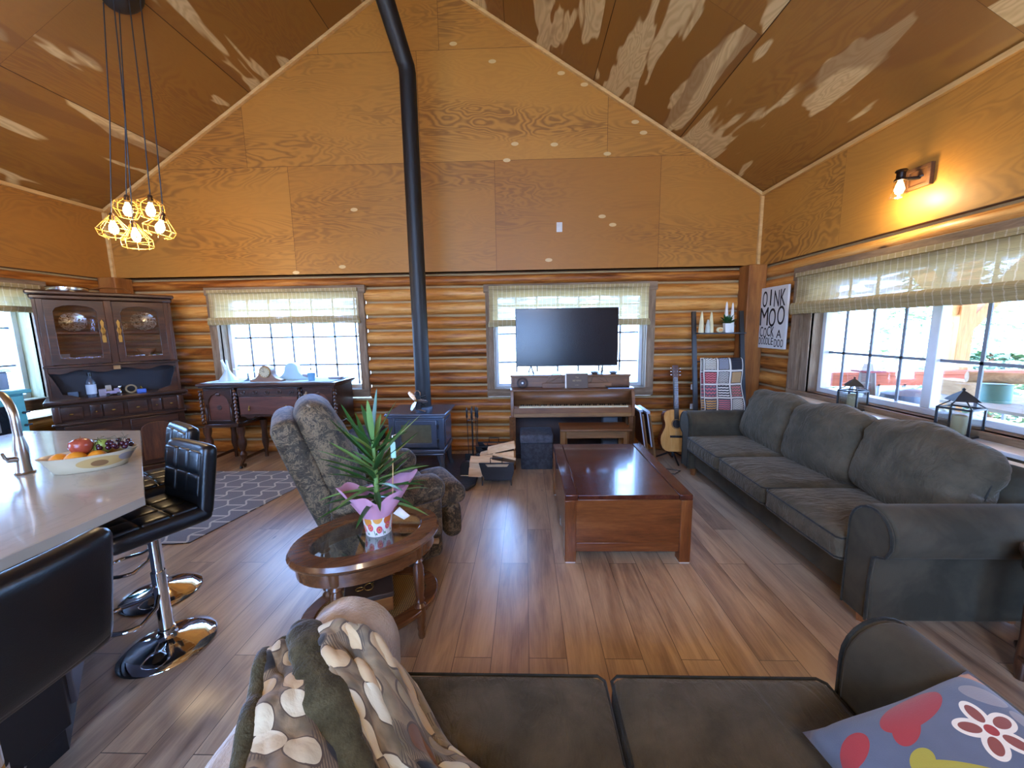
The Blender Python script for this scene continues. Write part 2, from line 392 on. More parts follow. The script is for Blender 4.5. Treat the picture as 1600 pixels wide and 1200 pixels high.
def dots_mat():
    m = NT('circle_print_throw'); uv = m.n('TexCoord').outputs['UV']
    mp = m.n('Mapping', {'Vector': uv, 'Scale': (12, 12, 1)}).outputs[0]
    vo = m.n('TexVoronoi', {'Vector': mp, 'Scale': 1, 'Randomness': .55}, voronoi_dimensions='2D')
    wob = m.ma('ADD', vo.outputs[0], m.ma('MULTIPLY', m.noise(mp, 2, 2), .06))
    ins = m.ma('LESS_THAN', wob, .43); edge = m.ma('LESS_THAN', m.ma('ABSOLUTE', m.ma('SUBTRACT', wob, .44)), .02)
    rnd = m.n('SeparateColor', {0: vo.outputs[1]}).outputs[0]
    dc = m.ramp(rnd, [(0, '#14130f'), (.27, '#c6bc9c'), (.5, '#b89e74'), (.68, '#6b4526'), (.8, '#cdc4a6'), (.92, '#8c7c5c')], 'CONSTANT')
    bg = m.ramp(m.noise(mp, .9, 3, .5, .4), [(.38, '#4f4432'), (.5, '#857152'), (.62, '#63573e')])
    st = m.ma('LESS_THAN', m.ma('PINGPONG', m.ma('MULTIPLY', m.n('SeparateXYZ', {0: mp}).outputs[0], 16), .5), .2)
    col = m.mix(m.ma('MULTIPLY', st, m.ma('GREATER_THAN', m.noise(mp, .7, 1), .52)), bg, '#4a3c2c')
    col = m.mix(ins, col, dc); col = m.mix(edge, col, '#4a3b2a')
    m.P(Base_Color=col, Roughness=.8, Sheen_Weight=.3); m.bump(m.noise(mp, 3, 3), .3, .01); return m.m
def granny():
    m = NT('granny_squares'); uv = m.n('TexCoord').outputs['UV']; mp = m.n('Mapping', {'Vector': uv, 'Scale': (3, 4, 1)}).outputs[0]
    fr = m.n('VectorMath', {0: mp}, operation='FRACTION').outputs[0]; fl = m.n('VectorMath', {0: mp}, operation='FLOOR').outputs[0]
    s = m.n('SeparateXYZ', {0: fr}); dx = m.ma('ABSOLUTE', m.ma('SUBTRACT', s.outputs[0], .5)); dy = m.ma('ABSOLUTE', m.ma('SUBTRACT', s.outputs[1], .5))
    r = m.ma('MAXIMUM', dx, dy)
    wn_ = m.n('TexWhiteNoise', {'Vector': fl}, noise_dimensions='3D'); rc = m.n('SeparateColor', {0: wn_.outputs[1]})
    c1 = m.ramp(rc.outputs[0], [(0, '#2a282e'), (.2, '#56545c'), (.38, '#7c3a38'), (.52, '#6a6450'), (.66, '#1c1a20'), (.82, '#7c7466')], 'CONSTANT')
    c2 = m.ramp(rc.outputs[1], [(0, '#d8cfc0'), (.25, '#c4656a'), (.45, '#4f7a72'), (.6, '#23222a'), (.75, '#d49a4a'), (.9, '#8f93a8')], 'CONSTANT')
    zig = m.ma('PINGPONG', m.ma('ADD', m.ma('MULTIPLY', s.outputs[1], m.ma('MULTIPLY_ADD', rc.outputs[2], 6, cc=3)), m.ma('MULTIPLY', m.ma('PINGPONG', m.ma('MULTIPLY', s.outputs[0], 4), .5), m.ma('MULTIPLY', rc.outputs[0], 2))), .5)
    col = m.mix(m.ma('GREATER_THAN', zig, .27), c1, c2); col = m.mix(m.ma('GREATER_THAN', r, .39), col, '#2b2527'); col = m.mix(m.ma('GREATER_THAN', r, .44), col, '#cfc8ba')
    m.P(Base_Color=col, Roughness=.9); m.bump(m.noise(mp, 40, 2), .5, .01); return m.m
def trellis():
    m = NT('trellis_rug'); v = m.co(); s = m.n('SeparateXYZ', {0: v}); x = m.ma('MULTIPLY', s.outputs[0], 5.6); y = m.ma('MULTIPLY', s.outputs[1], 9.5)
    # lattice lines: x wave + y wave
    wv = m.ma('MULTIPLY', m.ma('SINE', m.ma('MULTIPLY', y, PI)), .16)
    l1 = m.ma('ABSOLUTE', m.ma('SUBTRACT', m.ma('PINGPONG', m.ma('ADD', x, wv), .5), .0)); 
    row = m.ma('FLOOR', m.ma('ADD', x, wv)); yo = m.ma('ADD', y, m.ma('MULTIPLY', row, 1.0))
    l2 = m.ma('PINGPONG', m.ma('ADD', yo, .5), 1.0)
    a = m.ma('LESS_THAN', l1, .055); b = m.ma('LESS_THAN', l2, .1)
    f = m.ma('MAXIMUM', a, b)
    bg = m.mix(m.noise(v, 140, 2), '#64666e', '#888a92'); m.P(Base_Color=m.mix(f, bg, '#cac8c0'), Roughness=.95, Sheen_Weight=.2); m.bump(m.noise(v, 200, 2), .3, .004); return m.m
def marble():
    m = NT('quartz_top'); v = m.co(); a = m.noise(v, 2.2, 6, .6, 1.6); vein = m.ramp(a, [(.475, 0.0), (.5, 1.0), (.525, 0.0)])
    m.P(Base_Color=m.mix(m.ma('MULTIPLY', vein, .3), m.mix(m.noise(v, 3, 3), '#9a9284', '#b2aa9a'), '#8d8578'), Roughness=.16, Coat_Weight=.3); return m.m
def cane():
    m = NT('woven_cane'); v = m.co(rot=(0, 0, .6)); s = m.n('SeparateXYZ', {0: v})
    a = m.ma('PINGPONG', m.ma('MULTIPLY', s.outputs[0], 90), .5); b = m.ma('PINGPONG', m.ma('MULTIPLY', s.outputs[1], 90), .5)
    h = m.ma('MULTIPLY', a, b); m.P(Base_Color=m.ramp(h, [(.01, '#3c2810'), (.12, '#a07a3e'), (.25, '#c49c5a')]), Roughness=.5); m.bump(h, .6, .004); return m.m
M_LX, M_LY = log_mat('peeled_log_x', 'x'), log_mat('peeled_log_y', 'y')
M_CHINK = plain('chinking', '#a68c64', .9, bump=.4)
M_PX, M_PY, M_PC = ply_mat('plywood_x', 'x'), ply_mat('plywood_y', 'y'), ply_mat('plywood_ceiling', 'y', True)
M_PLUG = plain('plywood_plug', '#d9b880', .5)
M_PINE = wood('pine_strip', '#b58a52', '#d0a668', '#e2bf86', 'y', .6)
M_PINEX = wood('pine_strip_x', '#b58a52', '#d0a668', '#e2bf86', 'x', .6)
M_FLOOR = floor_mat()
M_BARN = wood('grey_barn_board', '#4c3a2a', '#7c644c', '#a08a70', 'x', .8, bump=.3)
M_BARNZ = wood('grey_barn_board_z', '#4c3a2a', '#7c644c', '#a08a70', 'z', .8, bump=.3)
M_BARNY = wood('grey_barn_board_y', '#4c3a2a', '#7c644c', '#a08a70', 'y', .8, bump=.3)
M_POST = wood('fir_post', '#5c3514', '#8f5826', '#ad7436', 'z', .6, .6)
M_VINYL = plain('white_vinyl', '#d9dde0', .35); M_MUNT = plain('grey_muntin', '#7a8088', .5)
M_GLASS = glass_pane('window_glass')
M_BLX, M_BLY = blind_mat('x'), blind_mat('y')
M_BLK = plain('black_iron', '#17181b', .45, bump=.1); M_BLKG = plain('black_gloss', '#0b0b0d', .12)
M_STOVE = plain('stove_steel', '#5a6678', .26, .45, bump=.15, bs=200, Specular_IOR_Level=.6); M_PIPE = plain('stove_pipe_black', '#0e0e10', .5)
M_CHROME = metal('chrome', '#e6e8ec', .06); M_STEEL = metal('brushed_steel', '#b2aca2', .28); M_BRASS = metal('aged_brass', '#a07c40', .4)
M_SILVER = metal('silver', '#cfd0d2', .2)
M_WALNUT = wood('dark_carved_oak', '#160b06', '#341c10', '#58341e', 'x', .3, coat=.3)
M_WALNUTZ = wood('dark_carved_oak_z', '#1c0f08', '#402415', '#633b22', 'z', .3, coat=.3)
M_OAKP = wood('sideboard_panel', '#3c1f14', '#5a3224', '#744634', 'x', .38, coat=.2)
M_PIANO = wood('walnut_piano', '#442814', '#6a4426', '#845a34', 'x', .4)
M_PIANOD = wood('piano_dark', '#24140d', '#35211a', '#44291c', 'x', .6)
M_MAHOG = wood('mahogany_x', '#46240f', '#784420', '#9a6434', 'x', .28, coat=.35); M_MAHOGY = wood('mahogany_y', '#2f140e', '#4c2418', '#643624', 'y', .22, coat=.5)
M_MAHOGZ = wood('mahogany_z', '#46240f', '#784420', '#9a6434', 'z', .3, coat=.3)
M_HONEY = wood('honey_oak', '#3c2212', '#603a20', '#805632', 'x', .25, coat=.5); M_HONEYZ = wood('honey_oak_z', '#38200f', '#5a361d', '#7a5030', 'z', .28, coat=.4)
M_SOFA = cloth('sofa_microfibre', '#37342a', '#504a3c', sheen=.3, ns=4, tint='#a8a49a'); M_SOFAP = cloth('sofa_piping', '#26251f', '#383730', ns=20)
M_SOFA2 = cloth('cushion_microfibre', '#453f31', '#635a49', sheen=.35, ns=5, tint='#aeaaa0', folds=.55)
M_TAP = tapestry(); M_FLEECE = cloth('beige_fleece', '#a08f7c', '#c8b8a6', 1, .6, 14, 120, .8, '#ffffff')
M_PLUSH = cloth('olive_plush', '#37321f', '#575038', 1, .5, 22, 160, .9); M_DOTS = dots_mat(); M_GRAN = granny(); M_RUG = trellis(); M_QUARTZ = marble(); M_CANE = cane()
M_LEATH = plain('black_leatherette', '#0e1114', .32, bump=.12, bs=260); M_GREYF = cloth('grey_linen', '#35363a', '#4c4d52', sheen=.2, ns=30, weave=500); M_GREYF2 = cloth('grey_linen_lid', '#46474d', '#5e5f66', sheen=.2, ns=30)
M_SLATE = plain('slate_hearth', '#3c414c', .28, bump=.8, bs=30, var=.4)
M_WHITE = plain('white_china', '#dcdad4', .3); M_CREAM = plain('cream_wax', '#d8ca9c', .6); M_LGLASS = glass_pane('thin_glass', (.93, .95, .95, 1), .12)
M_TVS = plain('tv_screen', '#0a0b0e', .22); M_PAPER = plain('paper', '#e6e0d2', .8); M_GREEN = plain('leaf_green', '#2f5a2a', .45, var=.35); M_GREEN2 = plain('leaf_pale', '#7fa45a', .45, var=.2)
M_BULB = glow('filament_bulb', '#ffd9a0', 22); M_GOLDW = plain('gold_wire', '#d9a64e', .35, .6)
M_CLGL = plain('soil', '#2a1d12', .9)
# ---------------------------------------------------------------- room shell
mb = MB(); mb.bx(XL-.3, XR+.3, YB-.3, D+.3, -.12, 0); struct(mb.build('floor', M_FLOOR, smooth=False))
COURSE = [0, .186]+[.186+.18*i for i in range(1, 12)]+[ZP]
COURSE = [0]+[.006+.18*i for i in range(1, 13)]+[ZP]
def log_wall(name, axis, plane, out, a0, a1, holes, mat):
    """logs run along axis between a0 and a1; plane is the inner face, out = direction away from the room"""
    mb = MB()
    for ci in range(len(COURSE)-1):
        z0, z1 = COURSE[ci], COURSE[ci+1]; zt = z1-.026
        segs = [(a0, a1)]
        for h0, h1, hz0, hz1 in holes:
            if hz1 > z0+.05 and hz0 < z1-.05:
                ns = []
                for s0, s1 in segs:
                    if h0 > s0: ns.append((s0, min(s1, h0)))
                    if h1 < s1: ns.append((max(s0, h1), s1))
                segs = [q for q in ns if q[1]-q[0] > .02]
        tone = random.random(); sd = random.random()*50
        for s0, s1 in segs:
            mb.cur = 0; mb.tone = tone; n = max(2, int((s1-s0)/.12)); K = 9; vs = []
            for i in range(n+1):
                t = s0+(s1-s0)*i/n; g = NZ.noise(V((t*.9, sd, 0)))*.014; g2 = NZ.noise(V((t*1.1, sd+9, 0)))*.007
                for k in range(K+1):
                    a = PI*k/K; hh = (zt-z0)/2
                    zz = (z0+zt)/2+g2-math.cos(a)*(hh+.004); dd = plane+out*(.085-math.sin(a)**.7*(.108+g))
                    vs.append((t, dd, zz) if axis == 'x' else (dd, t, zz))
            fs = [(i*(K+1)+k, (i+1)*(K+1)+k, (i+1)*(K+1)+k+1, i*(K+1)+k+1) for i in range(n) for k in range(K)]
            if (axis == 'x') == (out < 0): fs = [f[::-1] for f in fs]
            fs += [tuple(range(K+1)), tuple(n*(K+1)+k for k in range(K, -1, -1))]
            mb.add(vs, fs)
            mb.cur = 1; mb.tone = .5; q = [plane+out*.038, plane+out*.3]
            if axis == 'x': mb.bx(s0, s1, min(q), max(q), z0, z1)
            else: mb.bx(min(q), max(q), s0, s1, z0, z1)
    return struct(mb.build(name, [mat, M_CHINK], ang=60))
def sheets(mb, rows, f, gap=.0025):
    for a0, a1, b0, b1 in rows:
        mb.tone = random.uniform(.12, .88); vs = [f(u, q) for u, q in ((a0+gap, b0+gap), (a1-gap, b0+gap), (a1-gap, b1-gap), (a0+gap, b1-gap))]
        mb.add(vs, [(0, 1, 2, 3)])
W1 = (-4.08, -2.04, .76, 2.19); W2 = (-.50, 1.62, .745, 2.165); W3 = (1.32, 4.17, .80, 2.19); W4 = (2.7, 4.12, .82, 2.2)
KW = (-.7, 1.6, .95, 2.2)
log_wall('wall_back', 'x', D, 1, XL, XR, [W1, W2], M_LX)
log_wall('wall_right', 'y', XR, 1, YB, D, [W3], M_LY)
log_wall('wall_left', 'y', XL, -1, YB, D, [W4, KW], M_LY)
log_wall('wall_rear', 'x', YB, -1, XL, XR, [(-2.6, 1.0, 0, 2.2)], M_LX)
# upper plywood walls
def zc(x): return ZR-abs(x-XM)*(ZR-ZE)/(XR-XM)
mb = MB()
def clipq(x0, x1, z0, z1):
    """part of a sheet that stays under the roof line"""
    xs = sorted({x0, x1, *[x for x in (XM,) if x0 < x < x1], *[XM+s*(ZR-z)/(ZR-ZE)*(XR-XM) for z in (z0, z1) for s in (-1, 1) if x0 < XM+s*(ZR-z)/(ZR-ZE)*(XR-XM) < x1]})
    top = [(x, min(z1, zc(x))) for x in xs if zc(x) >= z0-1e-6]
    if len(top) < 2: return None
    poly = [(top[0][0], z0)]+top+[(top[-1][0], z0)]; out = []
    for p in poly:
        if not out or (abs(p[0]-out[-1][0])+abs(p[1]-out[-1][1])) > 1e-4: out.append(p)
    return out if len(out) > 2 else None
rows = [(ZP, 3.62, [XL, -2.89, -.35, 1.64, XR]), (3.62, 4.84, [XL, -3.39, -1.24, 1.0, XR]), (4.84, 6, [XL, -2.4, -.97, XR])]
for z0, z1, xs in rows:
    for x0, x1 in zip(xs, xs[1:]):
        p = clipq(x0+.002, x1-.002, z0+.002, z1-.002)
        if p: mb.tone = random.uniform(.2, .85); mb.add([(x, D, z) for x, z in p], [tuple(range(len(p)))])
mb.cur = 1; mb.tone = .5; mb.prism([(XL-.3, ZP-.005), (XR+.3, ZP-.005), (XR+.3, ZE), (XM, ZR+.1), (XL-.3, ZE)], 'y', D+.004, D+.3)
mb.cur = 2
for x, z in [(.37, 3.78), (.45, 4.55), (.72, 4.42), (-.1, 3.8), (1.32, 4.0), (1.42, 3.88), (2.05, 3.72), (1.0, 3.66), (-.35, 4.7), (-.8, 4.9), (1.08, 2.85), (.3, 2.45), (-2.3, 2.42), (-2.9, 2.36), (-2.1, 3.1), (.95, 2.95), (-.2, 3.62)]:
    if z < zc(x)-.05: mb.add([(x+a*.045, D-.0015, z+b*.022) for a, b in arc(0, 0, 1, 0, 360, 14)[:-1]], [tuple(range(14))])
o = mb.build('wall_back_gable', [M_PX, plain('seam_dark', '#5a3a1c', .8), M_PLUG], smooth=False); struct(o)
for nm, X in (('wall_right_upper', XR), ('wall_left_upper', XL)):
    mb = MB(); sheets(mb, [(a, b, ZP, ZE) for a, b in zip((YB, -1.2, 1.25, 3.7), (-1.2, 1.25, 3.7, D))], lambda u, q: (X, u, q), .0006); mb.cur = 1; mb.tone = .5; e0, e1 = sorted((X+(.004 if X > 0 else -.004), X+(.3 if X > 0 else -.3))); mb.bx(e0, e1, YB-.3, D+.3, ZP-.005, ZE+.15); struct(mb.build(nm, [M_PY, plain('wall_core', '#5a3a1c', .8)], smooth=False))
mb = MB(); g0, g1, h0, h1 = XM-2.1, XM+2.1, 2.65, 4.25; q = [(XL, ZP), (XR, ZP), (XR, ZE), (g1, zc(g1)), (XM, ZR), (g0, zc(g0)), (XL, ZE), (g0, ZP), (g1, ZP), (g0, h0), (g1, h0), (g0, h1), (g1, h1)]
mb.add([(x, YB, z) for x, z in q], [(0, 7, 9, 11, 5, 6), (8, 1, 2, 3, 12, 10), (7, 8, 10, 9), (11, 12, 3, 4, 5)]); struct(mb.build('wall_rear_gable', M_PX, smooth=False))
mb = MB(); L = math.hypot(XR-XM, ZR-ZE); k = 0
for sg, XX in ((1, XR), (-1, XL)):
    n = 4; 
    for i in range(n):
        u0, u1 = i/n, (i+1)/n; ofs = [0, 1.22, .6, 1.8][i]; y = D
        cuts = [D]; t = D-2.44+ofs*.7
        while t > YB: cuts.append(t); t -= 2.44
        cuts.append(YB)
        sheets(mb, [(b, a, u0, u1) for a, b in zip(cuts, cuts[1:])], lambda u, q: (XX+(XM-XX)*q, u, ZE+(ZR-ZE)*q), .0008)
mb.cur = 1; mb.tone = .5
for XX in (XR, XL): mb.add([(XX, YB, ZE+.01), (XX, D, ZE+.01), (XM, D, ZR+.01), (XM, YB, ZR+.01)], [(0, 1, 2, 3)])
mb.bx(XL-.3, XR+.3, D, D+.3, ZP, ZP+.02)
mb.add([(XL-.3, YB-.3, ZE+.12), (XL-.3, D+.3, ZE+.12), (XM, D+.3, ZR+.3), (XM, YB-.3, ZR+.3), (XR+.3, D+.3, ZE+.12), (XR+.3, YB-.3, ZE+.12)], [(0, 1, 2, 3), (3, 2, 4, 5)])
struct(mb.build('ceiling', [M_PC, plain('roof_dark', '#4a3018', .8)], smooth=False))
# pine strips
def strip(n, p0, p1, w, h, m, up=(0, 0, 1)):
    mb = MB(); mb.bar(p0, p1, w, h, up); struct(mb.build('trim_%d' % n, m, bevel=.003))
strip(1, (XR-.02, D-.02, ZE-.02), (XM, D-.02, ZR-.02), .035, .04, M_PINEX, (0, 1, 0)); strip(2, (XL+.02, D-.02, ZE-.02), (XM, D-.02, ZR-.02), .035, .04, M_PINEX, (0, 1, 0))
strip(3, (XR-.018, YB, ZE-.02), (XR-.018, D, ZE-.02), .035, .04, M_PINE); strip(4, (XL+.018, YB, ZE-.02), (XL+.018, D, ZE-.02), .035, .04, M_PINE)
strip(5, (XR-.018, D-.018, ZP), (XR-.018, D-.018, ZE), .035, .035, M_PINEX); strip(6, (XL+.018, D-.018, ZP), (XL+.018, D-.018, ZE), .035, .035, M_PINEX)
mb = MB(); mb.bx(2.63, 2.84, 4.68, 4.9, 0, ZP); struct(mb.build('trim_7', M_POST, bevel=.01))
mb = MB(); mb.bx(-5.27, -5.05, 4.68, 4.9, 0, ZP); struct(mb.build('trim_8', M_POST, bevel=.01))
# windows
def window(n, axis, plane, out, a0, a1, z0, z1, cw, deep, cols, zrows, mull=None, sill=.0, jambm=None, pad=(0, 0)):
    g = bpy.data.objects.new('window_%d' % n, None); COL.objects.link(g); g['kind'] = 'structure'
    def B(mb, u0, u1, d0, d1, q0, q1):
        e0, e1 = sorted((plane+out*d0, plane+out*d1))
        mb.bx(u0, u1, e0, e1, q0, q1) if axis == 'x' else mb.bx(e0, e1, u0, u1, q0, q1)
    mh = M_BARN if axis == 'x' else M_BARNY
    for nm, m, q in (('casing_head', mh, (a0-.02, a1+.02, z1-cw, z1)), ('casing_sill', mh, (a0, a1, z0, z0+cw)), ('casing_side', M_BARNZ, (a0, a0+cw, z0+cw, z1-cw)), ('casing_side', M_BARNZ, (a1-cw, a1, z0+cw, z1-cw))):
        mb = MB(); B(mb, q[0], q[1], -.045, .03, q[2], q[3]); struct(mb.build(nm, m, g, bevel=.004))
    i0, i1, j0, j1 = a0+cw+pad[0], a1-cw-pad[1], z0+cw, z1-cw
    mb = MB(); t = .02
    B(mb, i0-t, i0, .0, deep, j0, j1); B(mb, i1, i1+t, .0, deep, j0, j1); B(mb, i0, i1, -.02, deep, j0-t, j0); B(mb, i0, i1, .0, deep, j1, j1+t)
    if pad[0]: B(mb, a0+cw, i0, -.01, .02, j0, j1)
    if pad[1]: B(mb, i1, a1-cw, -.01, .02, j0, j1)
    struct(mb.build('jamb', jambm or M_BARNZ, g))
    f = .045; mb = MB()
    for q in ((i0, i0+f, j0, j1), (i1-f, i1, j0, j1), (i0+f, i1-f, j0, j0+f), (i0+f, i1-f, j1-f, j1)): B(mb, q[0], q[1], deep-.09, deep+.01, q[2], q[3])
    for mu in (mull or []): B(mb, mu-.035, mu+.035, deep-.07, deep, j0+f, j1-f)
    struct(mb.build('sash_frame', M_VINYL, g, bevel=.004))
    mb = MB(); 
    for u in cols: B(mb, u-.011, u+.011, deep-.036, deep-.026, j0+f, j1-f)
    for q in zrows: B(mb, i0+f, i1-f, deep-.036, deep-.026, q-.011, q+.011)
    struct(mb.build('muntins', M_MUNT, g))
    mb = MB(); B(mb, i0+f, i1-f, deep-.033, deep-.029, j0+f, j1-f); struct(mb.build('pane', M_GLASS, g))
    return g
window(1, 'x', D, 1, *W1, .10, .22, [-3.72+.29*i for i in range(6)], [1.17, 1.545, 1.91], mull=[])
window(2, 'x', D, 1, *W2, .10, .22, [-.12+.273*i for i in range(6)], [1.17, 1.545, 1.91])
window(3, 'y', XR, 1, *W3, .13, .2, [3.72, 3.44, 3.16, 2.61, 2.33, 2.05, 1.75], [1.33, 1.74], mull=[2.9], pad=(0, .1))
window(4, 'y', XL, -1, *W4, .12, .26, [3.2, 3.5], [1.3, 1.7], pad=(0, 0), jambm=wood('sunlit_jamb', '#8d8a6a', '#b0aa86', '#c4c09c', 'z', .7))  # jamb wood carries the yellow-green sunlight on the reveal in its colour
window(5, 'y', XL, -1, *KW, .12, .2, [0, .4, .8, 1.2], [1.4, 1.8])
window(6, 'x', YB, -1, -2.6, 1.0, .02, 2.2, .12, .2, [-2, -1.4, -.2, .4], [.6, 1.2, 1.7], mull=[-.8])  # unseen rear window, added to let in fill daylight
window(7, 'x', YB, -1, g0-.02, g1+.02, h0-.02, h1+.02, .1, .12, [XM-1.2, XM, XM+1.2], [3.4])  # gable window added behind the viewer to brighten the upper room
# blinds
def blind(label, axis, plane, out, a0, a1, zt, zb, fold, mat, extra=0):
    t = thing('roman_blind', label, 'blind', group=None)
    def P(u, d, z): return (u, plane+out*d, z) if axis == 'x' else (plane+out*d, u, z)
    mb = MB(); n = 26
    mb.grid(lambda u, q: P(a0+(a1-a0)*u, -.055+.006*math.sin(q*5)+.004*NZ.noise(V((u*9, q*3, a0))), zt-(zt-zb)*q), 40, 14); mb.build('shade_cloth', mat, t, ang=180)
    mb = MB(); e0, e1 = sorted((plane-out*.075, plane-out*.045)); 
    mb.bx(a0, a1, e0, e1, zt-.03, zt+.01) if axis == 'x' else mb.bx(e0, e1, a0, a1, zt-.03, zt+.01); mb.build('headrail', mat, t)
    for i in range(3):
        zc_ = zb+fold*(.2+.3*i); mb = MB(); pr = []
        for k in range(10): a = 2*PI*k/10; pr.append((-.075-.006*i+.02*math.cos(a), zc_+fold*.26*math.sin(a)-.008*i))
        N = 24; vs = [P(a0-.008*(2-i)+(a1-a0+.016*(2-i))*j/N, d+.003*NZ.noise(V((j*.7, i, a0))), z+.006*NZ.noise(V((j*.5, i*3, a0)))) for j in range(N+1) for d, z in pr]
        mb.add(vs, [(j*10+k, j*10+(k+1) % 10, (j+1)*10+(k+1) % 10, (j+1)*10+k) for j in range(N) for k in range(10)]+[tuple(range(10)), tuple(N*10+k for k in range(9, -1, -1))])
        mb.build('fold', mat, t)
    return t
blind('woven bamboo roman blind half raised over the carved sideboard', 'x', D, 1, -4.04, -2.11, 2.145, 1.72, .10, M_BLX)
blind('woven bamboo roman blind behind the television', 'x', D, 1, -.45, 1.53, 2.13, 1.64, .09, M_BLX)
blind('long woven bamboo roman blind over the window behind the sofa', 'y', XR, 1, 1.45, 4.12, 2.12, 1.72, .12, M_BLY)
blind('woven bamboo roman blind over the window by the turquoise cabinet', 'y', XL, -1, 2.85, 4.06, 2.14, 1.86, .07, M_BLY)
# outlets
def outlet(name, label, M, m):
    t = thing(name, label, 'outlet'); t.matrix_world = M
    mb = MB(); mb.bx(-.035, .035, -.006, 0, -.057, .057); mb.build('cover_plate', m, t, bevel=.003)
    for z in (-.022, .022):
        mb = MB(); mb.soft((0, -.007, z), (.03, .006, .028), .003, seg=4); mb.build('socket', M_WHITE, t, weld=True)
outlet('wall_outlet', 'white power outlet high on the plywood wall above the television', T(.431, D-.001, 2.836), M_WHITE)
outlet('wall_outlet', 'dark power outlet plate on the log wall beside the china hutch', T(XL+.035, 4.24, 1.2)@Rt(90, 'Z'), M_BLKG)
# ---------------------------------------------------------------- outside the windows
mb = MB(); mb.bx(-40, 40, -30, 60, -.7, -.5); o = mb.build('ground', plain('pale_ground', '#b9bba6', .9, var=.2), smooth=False); struct(o)
mb = MB()
for i in range(40): mb.bx(XR+.32, 8.6, -2+.18*i, -2+.18*i+.172, -.2, -.16)
o = mb.build('deck_floor', wood('deck_board', '#7d6a54', '#a8947a', '#c4b196', 'x', .8)); struct(o)
M_RED = wood('red_cedar', '#8a3a18', '#b5532a', '#cf7142', 'x', .7); M_FIRZ = wood('fir_beam', '#a8622c', '#cf8a48', '#e0a866', 'z', .7)
t = thing('deck_railing', 'red brown wooden deck railing seen through the big window', 'railing')
mb = MB(); mb.bx(XR+.35, 8.4, 5.15, 5.29, .93, .97); mb.build('top_rail', M_RED, t)
mb = MB(); mb.bx(XR+.35, 8.4, 5.2, 5.24, .78, .92); mb.build('side_rail', M_RED, t)
for i in range(16):
    mb = MB(); x = XR+.5+i*.34; mb.bx(x, x+.03, 5.2, 5.23, -.16, .8); mb.build('baluster', M_MUNT, t)
t = thing('porch_post', 'fir porch post with diagonal brace rising past the deck railing', 'post', (5.9, 5.42, 0))
mb = MB(); mb.bx(-.1, .1, -.1, .1, -.16, 2.54); mb.build('post', M_FIRZ, t, bevel=.006)
mb = MB(); mb.bar((.08, 0, 1.55), (.85, 0, 2.46), .14, .14); mb.build('brace', M_FIRZ, t)
mb = MB(); mb.bar((-.08, 0, 1.75), (-.75, 0, 2.46), .14, .14); mb.build('brace', M_FIRZ, t)
mb = MB(); mb.bx(XR+.32, 8.6, -2.5, 5.6, 2.76, 2.85); struct(mb.build('porch_roof', M_FIRZ))
mb = MB(); mb.bx(XR+.34, 8.5, 5.32, 5.52, 2.55, 2.75); tag(mb.build('porch_beam', M_FIRZ), 'fir beam across the top of the porch post', 'beam')
M_TABLE = plain('weathered_table', '#a39b8c', .7)
def table(label, x0, x1, y0, y1, z):
    t = thing('patio_table', label, 'table')
    mb = MB(); n = 5
    for i in range(n): w_ = (x1-x0)/n; mb.bx(x0+w_*i, x0+w_*(i+1)-.008, y0, y1, z-.03, z)
    mb.build('tabletop', M_TABLE, t)
    for x in (x0+.05, x1-.1):
        for y in (y0+.05, y1-.1): mb = MB(); mb.bx(x, x+.05, y, y+.05, -.16, z-.03); mb.build('leg', M_TABLE, t)
table('weathered patio table under the obelisk lantern outside the window', 3.4, 4.0, 3.5, 4.7, .72)
table('weathered patio table carrying the plastic jug outside the window', 4.25, 5.3, 2.9, 4.6, .82)
t = thing('obelisk_lantern', 'tapered wooden obelisk lantern with red rim on the patio table', 'lantern', (3.62, 4.12, .72))
mb = MB(); mb.tube([(0, 0, 0), (0, 0, .38)], [.13, .085], 4); mb.build('tower', plain('grey_wood', '#9a8f86', .8, var=.3), t, ang=20)
mb = MB(); mb.bx(-.1, .1, -.1, .1, .38, .395); mb.build('rim', plain('red_paint', '#9c3438', .6), t)
mb = MB(); mb.tube([(0, 0, .395), (0, 0, .47)], [.07, .05], 4); mb.build('cap', M_WHITE, t)
mb = MB(); mb.cyl((-.1, -.02, .2), (-.13, -.05, .2), .018); mb.build('knob', M_BLK, t)
t = thing('kettle_bowl', 'round blue grey lidded pot on the patio table by the obelisk lantern', 'pot', (3.72, 3.78, .72))
mb = MB(); mb.lathe([(.08, 0), (.17, .06), (.2, .15), (.19, .2)]); mb.build('body', plain('blue_enamel', '#5d6c80', .35), t)
mb = MB(); mb.lathe([(.2, .2), (.13, .24), (.03, .26), (0, .26)]); mb.build('lid', plain('blue_enamel_lid', '#7d8ca0', .3), t)
t = thing('water_jug', 'translucent white plastic jug on the patio table behind the lantern', 'jug', (4.55, 3.35, .82))
mb = MB(); mb.soft((0, 0, .15), (.2, .26, .3), .06, seg=8); mb.build('body', plain('milky_plastic', '#dfdccb', .5), t, weld=True)
mb = MB(); mb.tube([(0, -.08, .28), (0, -.05, .36), (0, .05, .36), (0, .09, .28)], .022); mb.build('handle', plain('milky_handle', '#e6e4d8', .5), t)
mb = MB(); mb.cyl((.0, .09, .3), (0, .09, .36), .03); mb.build('cap', plain('cap_tan', '#c9a469', .5), t)
mb = MB(); mb.cyl((4.45, 3.95, 1.06), (4.85, 3.7, 1.06), .055, n=14); o = mb.build('log_round', wood('split_log', '#6d5238', '#a17e58', '#caa274', 'x', .8)); tag(o, 'short cut log lying on the green tin outside the window', 'log')
